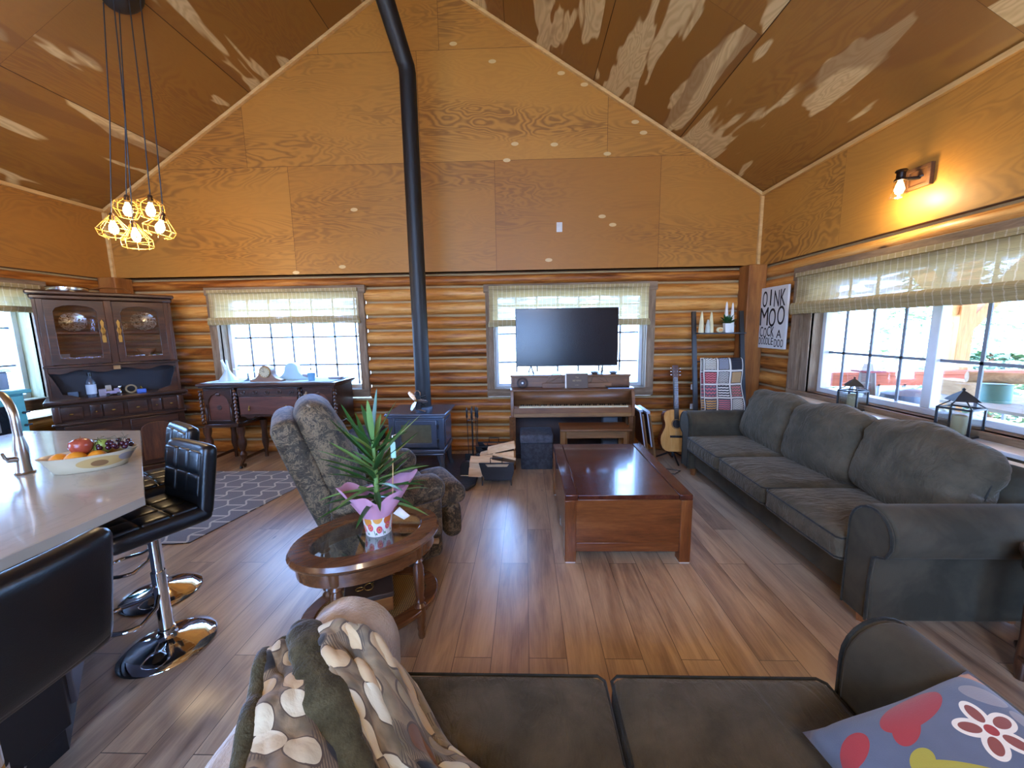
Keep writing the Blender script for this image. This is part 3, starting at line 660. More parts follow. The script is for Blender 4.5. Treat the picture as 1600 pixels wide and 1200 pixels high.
mb = MB(); mb.lathe([(.1, 0), (.1, .17), (.102, .175), (.1, .18)], (4.62, 3.83, .82)); o = mb.build('tin_can', plain('green_tin', '#5f8a7c', .4)); tag(o, 'green ribbed tin under the cut log outside the window', 'can')
mb = MB(); mb.cb((4.75, 4.3, .9), (.24, .3, .16)); o = mb.build('wooden_crate', wood('crate', '#8a6844', '#b38c60', '#cfae84', 'y', .8)); tag(o, 'small wooden crate on the patio table near the porch post', 'crate')
def tree(x, y, h, r, label, hue, n=1500, z0=-.5, name='tree', cone=True):
    t = thing(name, label, 'tree', (x, y, z0), group=None)
    mb = MB(); mb.tube([(0, 0, 0), (.05, 0, h*.5), (0, 0, h)], [.13, .09, .02], 8); mb.build('trunk', M_POST, t)
    mb = MB(); rr = random.Random(int(x*31+y*7))
    for i in range(n):
        q = rr.random()**.8; z = h*(.12+.88*q) if cone else h*(.1+.9*rr.random()); R_ = r*(1-q*.9) if cone else r*math.sqrt(max(0, 1-((z/h-.5)*2)**2))
        a = rr.random()*2*PI; d = R_*math.sqrt(rr.random()); s = rr.uniform(.08, .2)
        p = V((d*math.cos(a), d*math.sin(a), z)); u = V((math.cos(a), math.sin(a), rr.uniform(-.5, .3)))*s; w_ = V((-math.sin(a), math.cos(a), rr.uniform(-.6, .6)))*s*.45
        mb.add([p-w_, p+u*.5-w_*.2, p+u, p+w_], [(0, 1, 2, 3)])
    mb.build('foliage', hue, t, smooth=False)
M_F1 = plain('spruce_foliage', '#6f8a5c', .8, var=.4); M_F2 = plain('birch_foliage', '#93a878', .8, var=.4)
tree(9.0, 8.6, 5.5, 1.3, 'pale green tree beside the porch brace outside the big window', M_F2, 2600)
tree(12.4, 8.2, 6.5, 1.7, 'dark spruce standing past the porch post', M_F1, 2600)
tree(4.6, 11.5, 6, 1.7, 'leafy tree seen through the far pane of the big window', M_F2, 2600)
tree(8.2, 13.0, 7.5, 2.4, 'tall spruce behind the other trees outside the big window', M_F1, 2600)
tree(16, 12.5, 9, 3.0, 'broad spruce rising over the deck railing', M_F1, 2800)
tree(15.5, 5.6, 7.5, 2.4, 'spruce beyond the end of the deck railing', M_F1, 2800)
tree(4.8, 7.6, 1.7, 1.2, 'low bush under the deck railing outside the big window', M_F2, 1500, name='bush', cone=False)
tree(7.9, 6.7, 1.6, 1.0, 'rounded bush behind the porch post', M_F1, 1500, name='bush', cone=False)
t = thing('leafy_plant', 'green strap leaved plant outside the lower corner of the big window', 'plant', (4.0, 2.62, -.16))
mb = MB(); mb.lathe([(.13, 0), (.17, .5), (.165, .8), (.0, .8)]); mb.build('pot', plain('terracotta_grey', '#8c8c88', .8), t)
for i in range(14):
    a = i*2.4; mb = MB(); L_ = .32+.1*(i % 3)
    mb.grid(lambda u, q: ((u*L_)*math.cos(a)-(q-.5)*.07*math.sin(a)*math.sin(PI*min(1, u+.12)), (u*L_)*math.sin(a)+(q-.5)*.07*math.cos(a)*math.sin(PI*min(1, u+.12)), .8+.22*math.sin(u*2.4)), 8, 2); mb.build('leaf', M_GREEN2, t, ang=180)
# ---------------------------------------------------------------- fill lamps added behind the viewer to brighten the room
def add_fill_lamp(x, y, label, power):
    z = zc(x)-.02; t = thing('fill_lamp', label, 'fill light', (x, y, 0), group=None)
    mb = MB(); mb.cyl((0, 0, z+.02), (0, 0, 3.0), .012); mb.build('rod', M_BLK, t)
    mb = MB(); mb.lathe([(.07, 0), (.06, .03), (0, .04)], (0, 0, z-.08)); mb.build('canopy', M_BLK, t)
    mb = MB(); mb.lathe([(.0, 0), (.16, .02), (.2, .1), (.2, .13), (.0, .13)], (0, 0, 2.87)); mb.build('shade', glow('fill_lamp_glass', '#ffdcae', 4), t)
    l = bpy.data.lights.new('fill_light', 'POINT'); l.energy = power; l.color = (1, .80, .56); l.shadow_soft_size = .22
    o = bpy.data.objects.new('fill_light', l); COL.objects.link(o); o.parent = t; o.location = (0, 0, 2.65)
add_fill_lamp(.3, -1.3, 'added round fill lamp hanging unseen behind the loveseat', 45)
add_fill_lamp(-3.0, -1.3, 'added round fill lamp hanging unseen over the rear kitchen', 45)
# ---------------------------------------------------------------- sofas
def sofa(name, label, W, nseat, loc, rz, Dp=.98, mat=M_SOFA, backs=3, pillows=True):
    """front faces local -y, y=0 is the arm front, W = clear width between the arms"""
    t = thing(name, label, 'sofa', loc, rz)
    hw = W/2
    mb = MB(); mb.soft((0, Dp/2+.03, .2), (W+.02, Dp-.1, .21), .02, seg=6); mb.build('base', mat, t, weld=True)
    mb = MB(); mb.soft((0, Dp-.13, .47), (W+.1, .2, .72), .07, seg=8); mb.build('back_frame', mat, t, weld=True)
    for sg in (-1, 1):
        pr = [(0, .08), (0, .5)]+[(.13-.13*math.cos(rad(a)), .56+.135*math.sin(rad(a))) for a in range(0, 181, 15)]+[(.26-.0, .53), (.235, .475), (.19, .455), (.165, .44), (.155, .3), (.16, .08)]
        mb = MB(); mb.prism([(sg*(hw+x-.0), z) for x, z in pr], 'y', .03, Dp-.08); mb.build('arm', mat, t, ang=50, bevel=.012)
        mb = MB(); mb.prism([(sg*(hw+.012+x*.91), .012+z*.97) for x, z in pr], 'y', .012, .032); mb.build('arm_panel', mat, t, ang=50, bevel=.008)
        mb = MB(); mb.tube([(sg*(hw+.012+x*.91), .012, .012+z*.97) for x, z in pr], .006, 6, cap=True); mb.build('piping', M_SOFAP, t)
    sw = W/nseat
    for i in range(nseat):
        cx = -hw+sw*(i+.5); mb = MB()
        mb.soft((cx, .33, .375), (sw-.008, .70, .165), .045, (0, 0, .03), 12, wr=.006, wf=4); o = mb.build('seat_cushion', M_SOFA2, t, weld=True, ang=180)
        mb = MB(); a = sw/2-.012
        for z in (.44, .325):
            mb.tube([(cx-a, .25, z), (cx-a, .0, z), (cx-a+.02, -.018, z), (cx+a-.02, -.018, z), (cx+a, .0, z), (cx+a, .25, z)], .005, 6)
        mb.build('piping', M_SOFAP, o)
    if pillows:
        bw = W/backs
        for i in range(backs):
            cx = -hw+bw*(i+.5); mb = MB(); mb.M = T(cx+.01*(i-1), Dp-.34-.02*(i % 2), .69+.01*i)@Rt(-17+2*i, 'X')@Rt([2, -3, 4][i % 3], 'Y')
            mb.soft((0, 0, 0), (bw+.045, .22, .53), .09, (0, .07, .02), 26, wr=.016, wf=5, fn=lambda e: V((e.x, e.y+(.022*NZ.noise(V((e.x*7+i, e.z*15+e.x*9, 3)))+.014*NZ.noise(V((e.x*16, e.z*24, i))))*max(0, min(1, .5+e.z*4)), e.z+.012*math.sin(e.x*14+i)*(1 if e.z > .15 else 0)-.03*(abs(e.x)/bw*2)**4*(1 if e.z > 0 else 0))))
            o = mb.build('back_cushion', M_SOFA2, t, weld=True, ang=180)
            mb2 = MB(); mb2.M = mb.M; q = []
            for k in range(41):
                a = 2*PI*k/40; cx_, cz_ = math.cos(a), math.sin(a); e = .42
                q.append(((bw/2+.018)*math.copysign(abs(cx_)**e, cx_), -.012*math.sin(a*3), (.258)*math.copysign(abs(cz_)**e, cz_)))
            mb2.tube(q[:-1], .006, 6, closed=True); mb2.build('piping', M_SOFAP, o)
    for x in (-hw-.05, hw+.05):
        for y in (.1, Dp-.15): mb = MB(); mb.tube([(x, y, 0), (x, y, .1)], [.03, .045], 4); mb.build('foot', M_MAHOGZ, t, ang=20)
    return t
sofa('sofa', 'long charcoal microfibre three seat sofa under the big window', 2.01, 3, (1.72, 2.995, 0), -PI/2, 1.02)
sofa('loveseat', 'charcoal microfibre loveseat with a throw over one arm', 1.44, 2, (.262, 1.125, 0), PI, 1.0, pillows=False)
# ---------------------------------------------------------------- fleece over the loveseat arm, circle print throw, floral pillow
def armx(s):   # cross-section of the covered arm, s from inner seat side (0) over the top to the outer bottom (1)
    pts = [(-.445, .47), (-.447, .56)]+[(-.588+.141*math.cos(rad(a)), .565+.15*math.sin(rad(a))) for a in range(0, 181, 15)]+[(-.74, .50), (-.75, .38), (-.76, .25)]
    L = [0]
    for a, b in zip(pts, pts[1:]): L.append(L[-1]+math.hypot(b[0]-a[0], b[1]-a[1]))
    d = s*L[-1]
    for i in range(len(pts)-1):
        if d <= L[i+1]: k = (d-L[i])/(L[i+1]-L[i]); return pts[i][0]+(pts[i+1][0]-pts[i][0])*k, pts[i][1]+(pts[i+1][1]-pts[i][1])*k
    return pts[-1]
mb = MB()
def ff(u, q):
    x, z = armx(u); y = 1.14-q*.98
    if q < .10:      # front drop over the rounded arm end
        k = 1-q/.10; cx, cz = -.588, .5; s_ = 1-k*k*.25; x = cx+(x-cx)*s_; z = cz+(z-cz)*s_-.02*k; y = 1.14+.012*math.sqrt(max(0, 1-k*k))
    n = NZ.noise(V((x*5, y*5, z*5)))*.012+NZ.noise(V((x*16, y*16, z*16)))*.004
    cx, cz = -.588, .5; d = V((x-cx, 0, z-cz)); d = d.normalized() if d.length > 0 else V((0, 0, 1))
    flare = max(0, u-.72)*.22
    return (x+d.x*n-flare*(1-.3*q), y, z+d.z*n)
mb.grid(ff, 60, 70); o = mb.build('fleece_throw', M_FLEECE, ang=180, solid=.022); tag(o, 'beige fleece throw covering the arm of the loveseat', 'blanket')
t = thing('circle_print_blanket', 'crumpled plush blanket printed with black cream and brown circles on the loveseat', 'blanket')
def seatz(x, y):
    z = .47
    if x < -.40: z = max(z, armx_top(x))
    return z
def armx_top(x):
    d = (x+.588)/.141; return .565+.15*math.sqrt(max(0, 1-d*d)) if abs(d) < 1 else .47
def lump(cx, cy, rx, ry, h, rot=0, p=2.2):
    a = rad(rot)
    def f(x, y):
        dx, dy = x-cx, y-cy; u = (dx*math.cos(a)+dy*math.sin(a))/rx; v = (-dx*math.sin(a)+dy*math.cos(a))/ry
        r = (abs(u)**p+abs(v)**p); return h*max(0, 1-r)**.6
    return f
def sst(a, b, x): k = max(0, min(1, (x-a)/(b-a))); return k*k*(3-2*k)
def basez(x): return .765-.235*sst(-.49, -.20, x)-.20*sst(.66, .80, -x)
def big(u, q):
    # u from the plush roll toward the seat, q down toward the viewer
    x = -.62+.30*u+.36*q+.10*u*q; y = .945-.02*u-.36*q
    edge = min(1-u, q, 1-q); k = min(1, max(0, edge)/.10)
    fold = .012*math.sin(u*12+q*5)+.02*NZ.noise(V((u*4, q*6, 2)))+.011*NZ.noise(V((u*12, q*14, 7)))
    z = basez(x)+.005+(.05*math.sin(PI*min(1, u*1.1))*(1-.5*q)+fold+.012)*math.sqrt(k)
    return (x+.01*NZ.noise(V((q*6, u*3, 4))), y+.014*NZ.noise(V((u*6, q*3, 9))), z)
mb = MB(); mb.grid(big, 70, 80, us=.34, vs_=.60); mb.build('printed_face', M_DOTS, t, ang=180, solid=.02)
mb = MB(); pts = []; rs = []
for i in range(26):
    k = i/25; x = -.635+.33*k; y = .945-.34*k-.02*math.sin(k*PI)
    pts.append((x+.006*math.sin(k*13), y, basez(x)+.012+.010*math.sin(k*9))); rs.append(.034+.016*math.sin(PI*min(1, k*.9+.1))+.005*math.sin(k*17)+.003*math.sin(k*41))
mb.tube(pts, rs, 18, flat=.62); mb.ball(pts[0], (.034, .03, .024)); mb.build('plush_roll', M_PLUSH, t, ang=180)
def small(u, q):
    a = V((-.70, .90)).lerp(V((-.53, .56)), q); b = V((-.62, .93)).lerp(V((-.27, .60)), q); p = a.lerp(b, u)
    k = min(1, min(u+.05, q, 1-q)/.15); z = basez(p.x)-.012+.022*math.sqrt(max(0, k))+.012*NZ.noise(V((u*6, q*8, 3)))+.012*math.sin(q*13+u*4)
    return (p.x, p.y, z)
mb = MB(); mb.grid(small, 30, 50, us=.22, vs_=.46); mb.build('printed_corner', M_DOTS, t, ang=180, solid=.02)
mb = MB(); pts = [small(0.0, i/24) for i in range(25)]; mb.tube([(p[0]-.006, p[1], p[2]) for p in pts], .022, 10); mb.tube([small(i/10, .01) for i in range(11)], .016, 10); mb.build('plush_hem', M_PLUSH, t, ang=180)
m = NT('floral_cushion_cloth'); uv = m.n('TexCoord').outputs['UV']
W_ = '#e8e2d2'; its = [(.2, .42, .1, .17, 30, '#d8d8ca'), (.2, .40, .075, .13, 30, '#9c9a3c'), (.50, .56, .2, .035, -28, '#a8a03e'), (.34, .66, .07, .04, 20, '#a8a03e'), (.50, .86, .2, .07, 12, '#a5383c'), (.40, .79, .1, .05, 30, '#a5383c')]
for k in range(5): a = 72*k+10; its.append((.72+.075*math.cos(rad(a)), .68+.075*math.sin(rad(a)), .068, .045, a, W_))
for k in range(5): a = 72*k+10; its.append((.72+.078*math.cos(rad(a)), .68+.078*math.sin(rad(a)), .044, .026, a, '#8a4a40'))
its += [(.72, .68, .026, .026, 0, '#a23a38'), (.86, .82, .09, .05, -40, '#8d8c90'), (.93, .64, .05, .1, 20, '#8d8c90'), (.9, .45, .08, .05, 0, '#a3a1a2'), (.8, .3, .1, .08, 10, '#8f8e92'), (.55, .18, .12, .07, -20, '#8f8e92'), (.35, .2, .12, .16, 10, '#c9c7be'), (.35, .19, .09, .12, 10, '#5f6878'), (.95, .93, .16, .035, -50, '#c07a3a'), (.12, .8, .1, .05, 20, '#a5383c'), (.1, .12, .08, .1, 0, '#9c9a3c'), (.75, .1, .1, .05, 30, '#a5383c')]
colr = ellipses(m, uv, m.mix(m.noise(m.co(), 9, 3), '#4c586c', '#6c7688'), its)
m.P(Base_Color=colr, Roughness=.85, Sheen_Weight=.3); m.bump(m.noise(m.co(), 400, 2), .2, .003)
mb = MB(); mb.pillow(.46, .46, .17, 22, crease=.012); o = mb.build('floral_pillow', m.m, weld=True, ang=180); tag(o, 'slate blue cushion printed with red yellow and white flowers in the loveseat corner', 'pillow')
ux = V((.41, .03, .15)).normalized(); uy = V((-.01, .44, .05)); uz = ux.cross(uy).normalized(); uy = uz.cross(ux)
o.matrix_world = Mx(((ux.x, uy.x, uz.x, .955), (ux.y, uy.y, uz.y, .675), (ux.z, uy.z, uz.z, .60), (0, 0, 0, 1)))
# ---------------------------------------------------------------- coffee table
t = thing('coffee_table', 'dark red mahogany coffee table with glossy top in front of the sofa', 'coffee table', (.68, 3.02, 0))
w2, d2, H = .425, .58, .495
mb = MB(); mb.bx(-w2+.09, w2-.09, -d2+.004, d2-.004, H-.035, H-.004); mb.build('top', M_MAHOGY, t, bevel=.003)
for s in (-1, 1):
    mb = MB(); mb.bx(*sorted((s*(w2-.0875), s*w2)), -d2, d2, H-.04, H); mb.build('top_rail', M_MAHOGY, t, bevel=.006)
    mb = MB(); mb.bx(*sorted((s*(w2-.03), s*(w2-.012))), -d2+.07, d2-.07, .075, H-.04); mb.build('side_panel', M_MAHOGY, t, bevel=.003)
    mb = MB(); mb.bx(-w2+.06, w2-.06, *sorted((s*(d2-.03), s*(d2-.012))), .145, H-.04); mb.build('drawer_front', M_MAHOG, t, bevel=.003)
    mb = MB(); mb.bx(-w2+.06, w2-.06, *sorted((s*(d2-.04), s*(d2-.02))), .075, .14); mb.build('apron', M_MAHOG, t, bevel=.004)
    for s2 in (-1, 1):
        x0, x1 = sorted((s*(w2-.075), s*w2)); y0, y1 = sorted((s2*(d2-.075), s2*d2))
        mb = MB(); mb.prism([(x0, y0), (x1, y0), (x1, y1), (x0, y1)], 'z', .008, H-.041); lg = mb.build('leg', M_MAHOGZ, t, bevel=.005)
        mb = MB(); mb.bx(x0+.004, x1-.004, y0+.004, y1-.004, 0, .008); mb.build('felt_pad', M_WHITE, lg)
mb = MB(); mb.bx(-w2-.012, -w2-.004, -.33, -.28, .14, .20); mb.build('side_clip', M_STEEL, t)
# ---------------------------------------------------------------- oval end table
ET = (-.83, 1.84); ER = 35
t = thing('oval_end_table', 'oval oak end table with glass top and cane shelf beside the recliner', 'end table', (ET[0], ET[1], 0), rad(ER))
A, B_, ZT = .37, .28, .565
def oval(a, b, n=48): return [(a*math.cos(2*PI*k/n), b*math.sin(2*PI*k/n)) for k in range(n)]
mb = MB()
prof = [(0, ZT-.035), (-.004, ZT-.02), (.006, ZT-.012), (-.006, ZT)]
out = []; n = 48
rings = [(A-.015, B_-.015, ZT-.045), (A, B_, ZT-.032), (A+.004, B_+.004, ZT-.018), (A-.008, B_-.008, ZT), (A-.09, B_-.09, ZT), (A-.1, B_-.1, ZT-.008), (A-.1, B_-.1, ZT-.045)]
vs = [(x, y, z) for a, b, z in rings for x, y in oval(a, b, n)]
mb.add(vs, [(i*n+k, i*n+(k+1) % n, ((i+1) % 7)*n+(k+1) % n, ((i+1) % 7)*n+k) for i in range(7) for k in range(n)]); mb.build('top_rim', M_HONEY, t)
mb = MB(); mb.prism(oval(A-.094, B_-.094), 'z', ZT-.012, ZT-.006); mb.build('glass_top', glass_pane('bevel_glass', (.86, .88, .88, 1), .1), t)
mb = MB(); mb.ring(oval(A-.03, B_-.03), oval(A-.05, B_-.05), 'z', ZT-.115, ZT-.044); mb.build('apron', M_HONEY, t)
mb = MB(); mb.ring(oval(A-.02, B_-.02), oval(A-.09, B_-.09), 'z', .15, .178); mb.build('shelf_rim', M_HONEY, t, bevel=.005)
mb = MB(); mb.prism(oval(A-.088, B_-.088), 'z', .158, .17); mb.build('cane_shelf', M_CANE, t)
lp = [(.016, 0), (.02, .02), (.017, .04), (.022, .06), (.019, .075), (.026, .1), (.028, .14), (.03, .185), (.018, .2), (.026, .215), (.02, .23), (.024, .26), (.027, .33), (.026, .40), (.018, .425), (.028, .437), (.02, .45), (.026, .462), (.028, .52)]
for k in range(4):
    a = rad(45+90*k-(8 if k % 2 else -8)); mb = MB(); mb.lathe(lp, ((A-.05)*math.cos(a), (B_-.045)*math.sin(a), 0), 16); mb.build('leg', M_HONEYZ, t)
# keepsake box on the shelf
bx_ = thing('keepsake_box', 'dark wooden keepsake box with gilt emblem on the cane shelf', 'box', (-.83, 1.80, .178), rad(22))
mb = MB(); mb.bx(-.115, .115, -.08, .08, 0, .075); mb.build('body', M_MAHOG, bx_, bevel=.004)
mb = MB(); mb.bx(-.12, .12, -.085, .085, .078, .105); lid = mb.build('lid', plain('brown_leather', '#3b2a20', .45, bump=.1), bx_, bevel=.005)
mb = MB(); mb.tube([(.022*math.cos(a), .022*math.sin(a)*1.3, .107) for a in [2*PI*k/16 for k in range(16)]], .0025, 6, closed=True); mb.tube([(-.045+.02*math.cos(a), -.004+.014*math.sin(a), .107) for a in [2*PI*k/12 for k in range(12)]], .002, 6, closed=True); mb.tube([(.01, -.028, .107), (.02, -.01, .107), (.012, .01, .107), (.024, .03, .107)], .0022, 6); mb.build('gilt_emblem', M_BRASS, lid)
# ---------------------------------------------------------------- potted plant
PC = (-.785, 1.865, ZT-.006)
t = thing('potted_plant', 'spiky green plant in a white flower print pot wrapped in pink tissue', 'potted plant', PC)
m = NT('flower_print_pot'); tcx = m.n('TexCoord').outputs['UV']
its = []
rr = random.Random(3)
for k in range(9): its.append((k/9+.03, .62+.1*(k % 2), .048, .19, 0, ['#e0913a', '#e8a552', '#d8743a'][k % 3]))
for k in range(10):
    u = k/10+.02; q = .28+.1*(k % 2); its += [(u, q, .034, .15, 0, '#d9546a'), (u, q, .018, .08, 0, '#e88a4a'), (u, q, .007, .03, 0, '#7a2338')]
for k in range(10): its += [(k/10+.065, .16, .004, .13, 3, '#2c3a52'), (k/10+.085, .12, .01, .05, 3, '#4d7a4a')]
m.P(Base_Color=ellipses(m, tcx, c('#e8e4da'), its), Roughness=.35)
mb = MB(); n = 40; pr = [(.052, 0), (.056, .03), (.062, .07), (.071, .115)]
vs = []; uv = []
for i, (r, z) in enumerate(pr):
    for k in range(n+1): a = 2*PI*k/n; vs.append((r*math.cos(a), r*math.sin(a), z)); uv.append((k/n, z/.115))
mb.add(vs, [(i*(n+1)+k, i*(n+1)+k+1, (i+1)*(n+1)+k+1, (i+1)*(n+1)+k) for i in range(3) for k in range(n)], uv)
mb.add([(.052*math.cos(2*PI*k/n), .052*math.sin(2*PI*k/n), 0) for k in range(n)], [tuple(range(n-1, -1, -1))]); mb.build('pot', m.m, t, ang=60)
mb = MB(); mb.lathe([(.066, .1), (.0, .102)]); mb.build('soil', M_CLGL, t)
mb = MB()
def wrap(u, q):
    a = 2*PI*u; k = .5+.5*math.sin(a*2.0+.6); k2 = max(0, math.sin(a*1.0+2.2)); ex = .035+.07*k+.05*k2*k
    r = .066+q*(ex*.8)+.005*math.sin(a*9)*q; z = .085+q*(.085+.055*k+.05*k2*k)+.008*math.sin(a*7)*q
    return (r*math.cos(a), r*math.sin(a), z)
mb.grid(wrap, 72, 8); mb.build('tissue_wrap', plain('pink_tissue', '#d99cb0', .7, bump=.2, bs=25), t, ang=180, weld=True)
mb = MB(); mb.tube([(0, 0, .1), (.004, .0, .25), (0, .002, .40)], [.012, .01, .006], 10); mb.build('stem', M_GREEN2, t)
leafm = plain('lily_leaf', '#2f5c28', .35, var=.35); k = 0; M_LEAFP = plain('lily_leaf_pale', '#6d9450', .4, var=.25)
def leaf(t, base, az, el, L_, wd, droop, m):
    mb = MB(); a, e = rad(az), rad(el)
    def f(u, q):
        s = u*L_; r = s*math.cos(e)*(1-.1*u); z = s*math.sin(e)-droop*u*u; hw = wd*math.sin(PI*min(1, .12+.88*u))**.7*(1-u*.3); o_ = (q-.5)*2*hw
        return (base[0]+r*math.cos(a)-o_*math.sin(a), base[1]+r*math.sin(a)+o_*math.cos(a), base[2]+z+abs(q-.5)*hw*1.2)
    mb.grid(f, 12, 2); return mb.build('leaf', m, t, ang=180)
for i in range(44): leaf(t, (0, 0, .13+.0045*i), i*137.5, -2+i*1.0+6*(i % 3), .25+.02*(i % 4), .0135, .055-.0012*i, leafm if i % 3 else M_LEAFP)
for i in range(9): leaf(t, (0, 0, .35+.008*i), i*137.5+40, 28+i*6.5, .20+.02*(i % 3), .014, .03, M_LEAFP if i % 2 else leafm)
mb = MB(); mb.cyl((.07, -.01, .1), (.085, -.01, .335), .002, n=8); mb.build('plant_pick', M_PINE, t)
mb = MB(); mb.soft((.088, -.01, .365), (.022, .006, .07), .003, seg=4); mb.build('pick_tag', plain('mint_tag', '#a8d8cc', .5), t, weld=True)
mb = MB(); mb.add([(.075, -.02, .09), (.125, -.035, .07), (.15, -.03, .085), (.1, -.01, .115)], [(0, 1, 2, 3)]); mb.build('care_label', M_PAPER, t, solid=.001)
t.scale = (1.22, 1.22, 1.22)
# ---------------------------------------------------------------- side table at the sofa end
t = thing('side_table', 'dark wooden side table with glass inset by the near sofa arm', 'side table', (2.46, 1.46, 0))
pl = [(-.3, -.14), (-.2, -.24), (.3, -.24), (.3, .24), (-.2, .24), (-.3, .14)]
def sc2(p, k): return [(x*k, y*k) for x, y in p]
mb = MB(); mb.ring(pl, sc2(pl, .78), 'z', .56, .60); mb.build('top_rim', M_WALNUT, t, bevel=.006)
mb = MB(); mb.prism(sc2(pl, .79), 'z', .575, .582); mb.build('glass_top', M_LGLASS, t)
mb = MB(); mb.ring(sc2(pl, .95), sc2(pl, .88), 'z', .49, .56); mb.build('apron', M_WALNUT, t)
mb = MB(); mb.prism(sc2(pl, .9), 'z', .1, .12); mb.build('shelf', M_WALNUT, t, bevel=.004)
for x, y in ((-.24, -.13), (-.24, .13), (.25, -.18), (.25, .18)): mb = MB(); mb.lathe([(.018, 0), (.026, .08), (.022, .2), (.026, .35), (.028, .56)], (x, y, 0), 12); mb.build('leg', M_WALNUTZ, t)
# ---------------------------------------------------------------- rug
mb = MB(); RP = [(-2.60, 2.69), (-2.79, 2.67), (-3.9, 2.9), (-3.95, 4.2), (-2.66, 4.21)]
mb.prism([(-2.62, 2.68), (-2.30, 4.19), (-4.0, 4.19), (-4.0, 2.66), (-2.74, 2.66)], 'z', 0, .008); o = mb.build('trellis_rug', M_RUG, smooth=False); tag(o, 'grey rug with cream trellis pattern between island and sideboard', 'rug')
# ---------------------------------------------------------------- recliner
t = thing('recliner', 'reclined armchair in brown and black floral tapestry', 'armchair', (-1.11, 2.56, 0), rad(122))
# local: front faces -y turned so that it looks to +x; x = width
RW = .80
mb = MB(); mb.soft((0, -.04, .20), (RW-.02, .70, .30), .05, seg=8); mb.build('base', M_TAP, t, weld=True)
mb = MB(); mb.soft((0, -.12, .41), (.50, .58, .18), .07, (0, 0, .03), 12, wr=.01); mb.build('seat_cushion', M_TAP, t, weld=True, ang=180)
for s in (-1, 1):
    mb = MB(); mb.soft((s*.325, -.05, .36), (.16, .68, .36), .05, seg=8); a = mb.build('arm', M_TAP, t, weld=True)
    mb = MB(); mb.soft((s*.335, -.06, .55), (.22, .70, .15), .07, (0, 0, .025), 12, wr=.01); mb.build('arm_pad', M_TAP, a, weld=True, ang=180)
mb = MB(); mb.soft((0, -.50, .40), (.50, .26, .14), .06, (0, .015, .03), 10, wr=.012); fr = mb.build('footrest', M_TAP, t, weld=True, ang=180)
mb = MB(); mb.soft((0, -.52, .22), (.52, .12, .26), .05, (0, .03, 0), 10, wr=.01); mb.build('footrest_flap', M_TAP, t, weld=True, ang=180)
mb = MB(); mb.M = T(0, .20, .40)@Rt(-18, 'X')
mb.soft((0, .07, .37), (.60, .15, .78), .06, (0, .02, 0), 12, wr=.012); mb.build('backrest', M_TAP, t, weld=True, ang=180)
mb = MB(); mb.M = T(0, .20, .40)@Rt(-18, 'X'); mb.soft((0, -.09, .40), (.62, .2, .76), .09, (0, .05, .02), 14, wr=.018, wf=6); o = mb.build('back_cushion', M_TAP, t, weld=True, ang=180)
mb = MB(); mb.M = T(0, .20, .40)@Rt(-18, 'X'); mb.tube([(-.30+.6*k/16, -.10+.01*math.sin(k), .785+.008*math.sin(k*2)) for k in range(17)], .007, 6); mb.build('welt', plain('welt_tan', '#8f7a5c', .8), o)
mb = MB(); mb.tube([(-.41, -.12, .27), (-.435, -.2, .24), (-.44, -.33, .21)], [.014, .016, .02], 8); mb.build('recline_lever', wood('lever_wood', '#7a5836', '#9c7850', '#b8946a', 'y', .4), t)
# ---------------------------------------------------------------- island
IS = [(-1.60, 1.47), (-2.73, 2.55), (-3.60, 2.56), (-3.60, -.9), (-1.60, -.9)]
t = thing('kitchen_island', 'black panelled kitchen island under the pale quartz top', 'island')
BS = [(-1.80, 1.25), (-2.84, 2.25), (-3.45, 2.38), (-3.45, -.75), (-1.80, -.75)]
mb = MB(); mb.prism(BS, 'z', .09, .895); mb.build('body', plain('island_black', '#15161a', .4), t, bevel=.004)
mb = MB(); mb.prism([(x*.985-.03, y*.985) for x, y in BS], 'z', 0, .09); mb.build('toe_kick', M_BLK, t)
mb = MB(); mb.bar((-1.83, 1.29, .5), (-2.2, 1.645, .5), .02, .72); mb.build('side_panel', plain('island_grey_panel', '#6f7684', .35), t, bevel=.004)
mb = MB(); hole = [(-2.62, 1.66), (-2.80, 1.86), (-3.16, 1.56), (-2.98, 1.36)]
mb.prism(IS, 'z', .895, .935); o = mb.build('countertop', M_QUARTZ, bevel=.003)
tag(o, 'pale veined quartz worktop on the kitchen island', 'countertop')
mb2 = MB(); d1 = V((-.707, .707, 0)); d2 = V((-.707, -.707, 0)); c0 = V((-2.56, 1.70, 0))
q = [c0, c0+d1*.36, c0+d1*.36+d2*.6, c0+d2*.6]; mb2.prism([(p.x, p.y) for p in q], 'z', .85, 1.0); cut = mb2.build('cutter_tmp', M_QUARTZ, smooth=False)
md = o.modifiers.new('sink_hole', 'BOOLEAN'); md.object = cut; md.solver = 'EXACT'; o.modifiers.move(1, 0)
dg = bpy.context.evaluated_depsgraph_get(); me = bpy.data.meshes.new_from_object(o.evaluated_get(dg)); o.modifiers.clear(); o.data = me; bpy.data.objects.remove(cut)
t = thing('undermount_sink', 'stainless undermount sink set in the island worktop', 'sink'); mb = MB()
def fr_(k, z): cc = sum(q, V((0, 0, 0)))/4; return [tuple((cc+(p-cc)*k).xy)+(z,) for p in q]
a, b, c_, d_ = fr_(1.0, .893), fr_(.97, .72), fr_(.99, .893), fr_(1.03, .893)
mb.add(a+b, [(i, (i+1) % 4, 4+(i+1) % 4, 4+i) for i in range(4)]+[(4, 5, 6, 7)]); mb.build('basin', M_STEEL, t, solid=.004)
mb = MB(); cc = sum(q, V((0, 0, 0)))/4; mb.lathe([(.0, 0), (.04, 0), (.04, .006)], (cc.x, cc.y, .725)); mb.build('drain', M_CHROME, t)
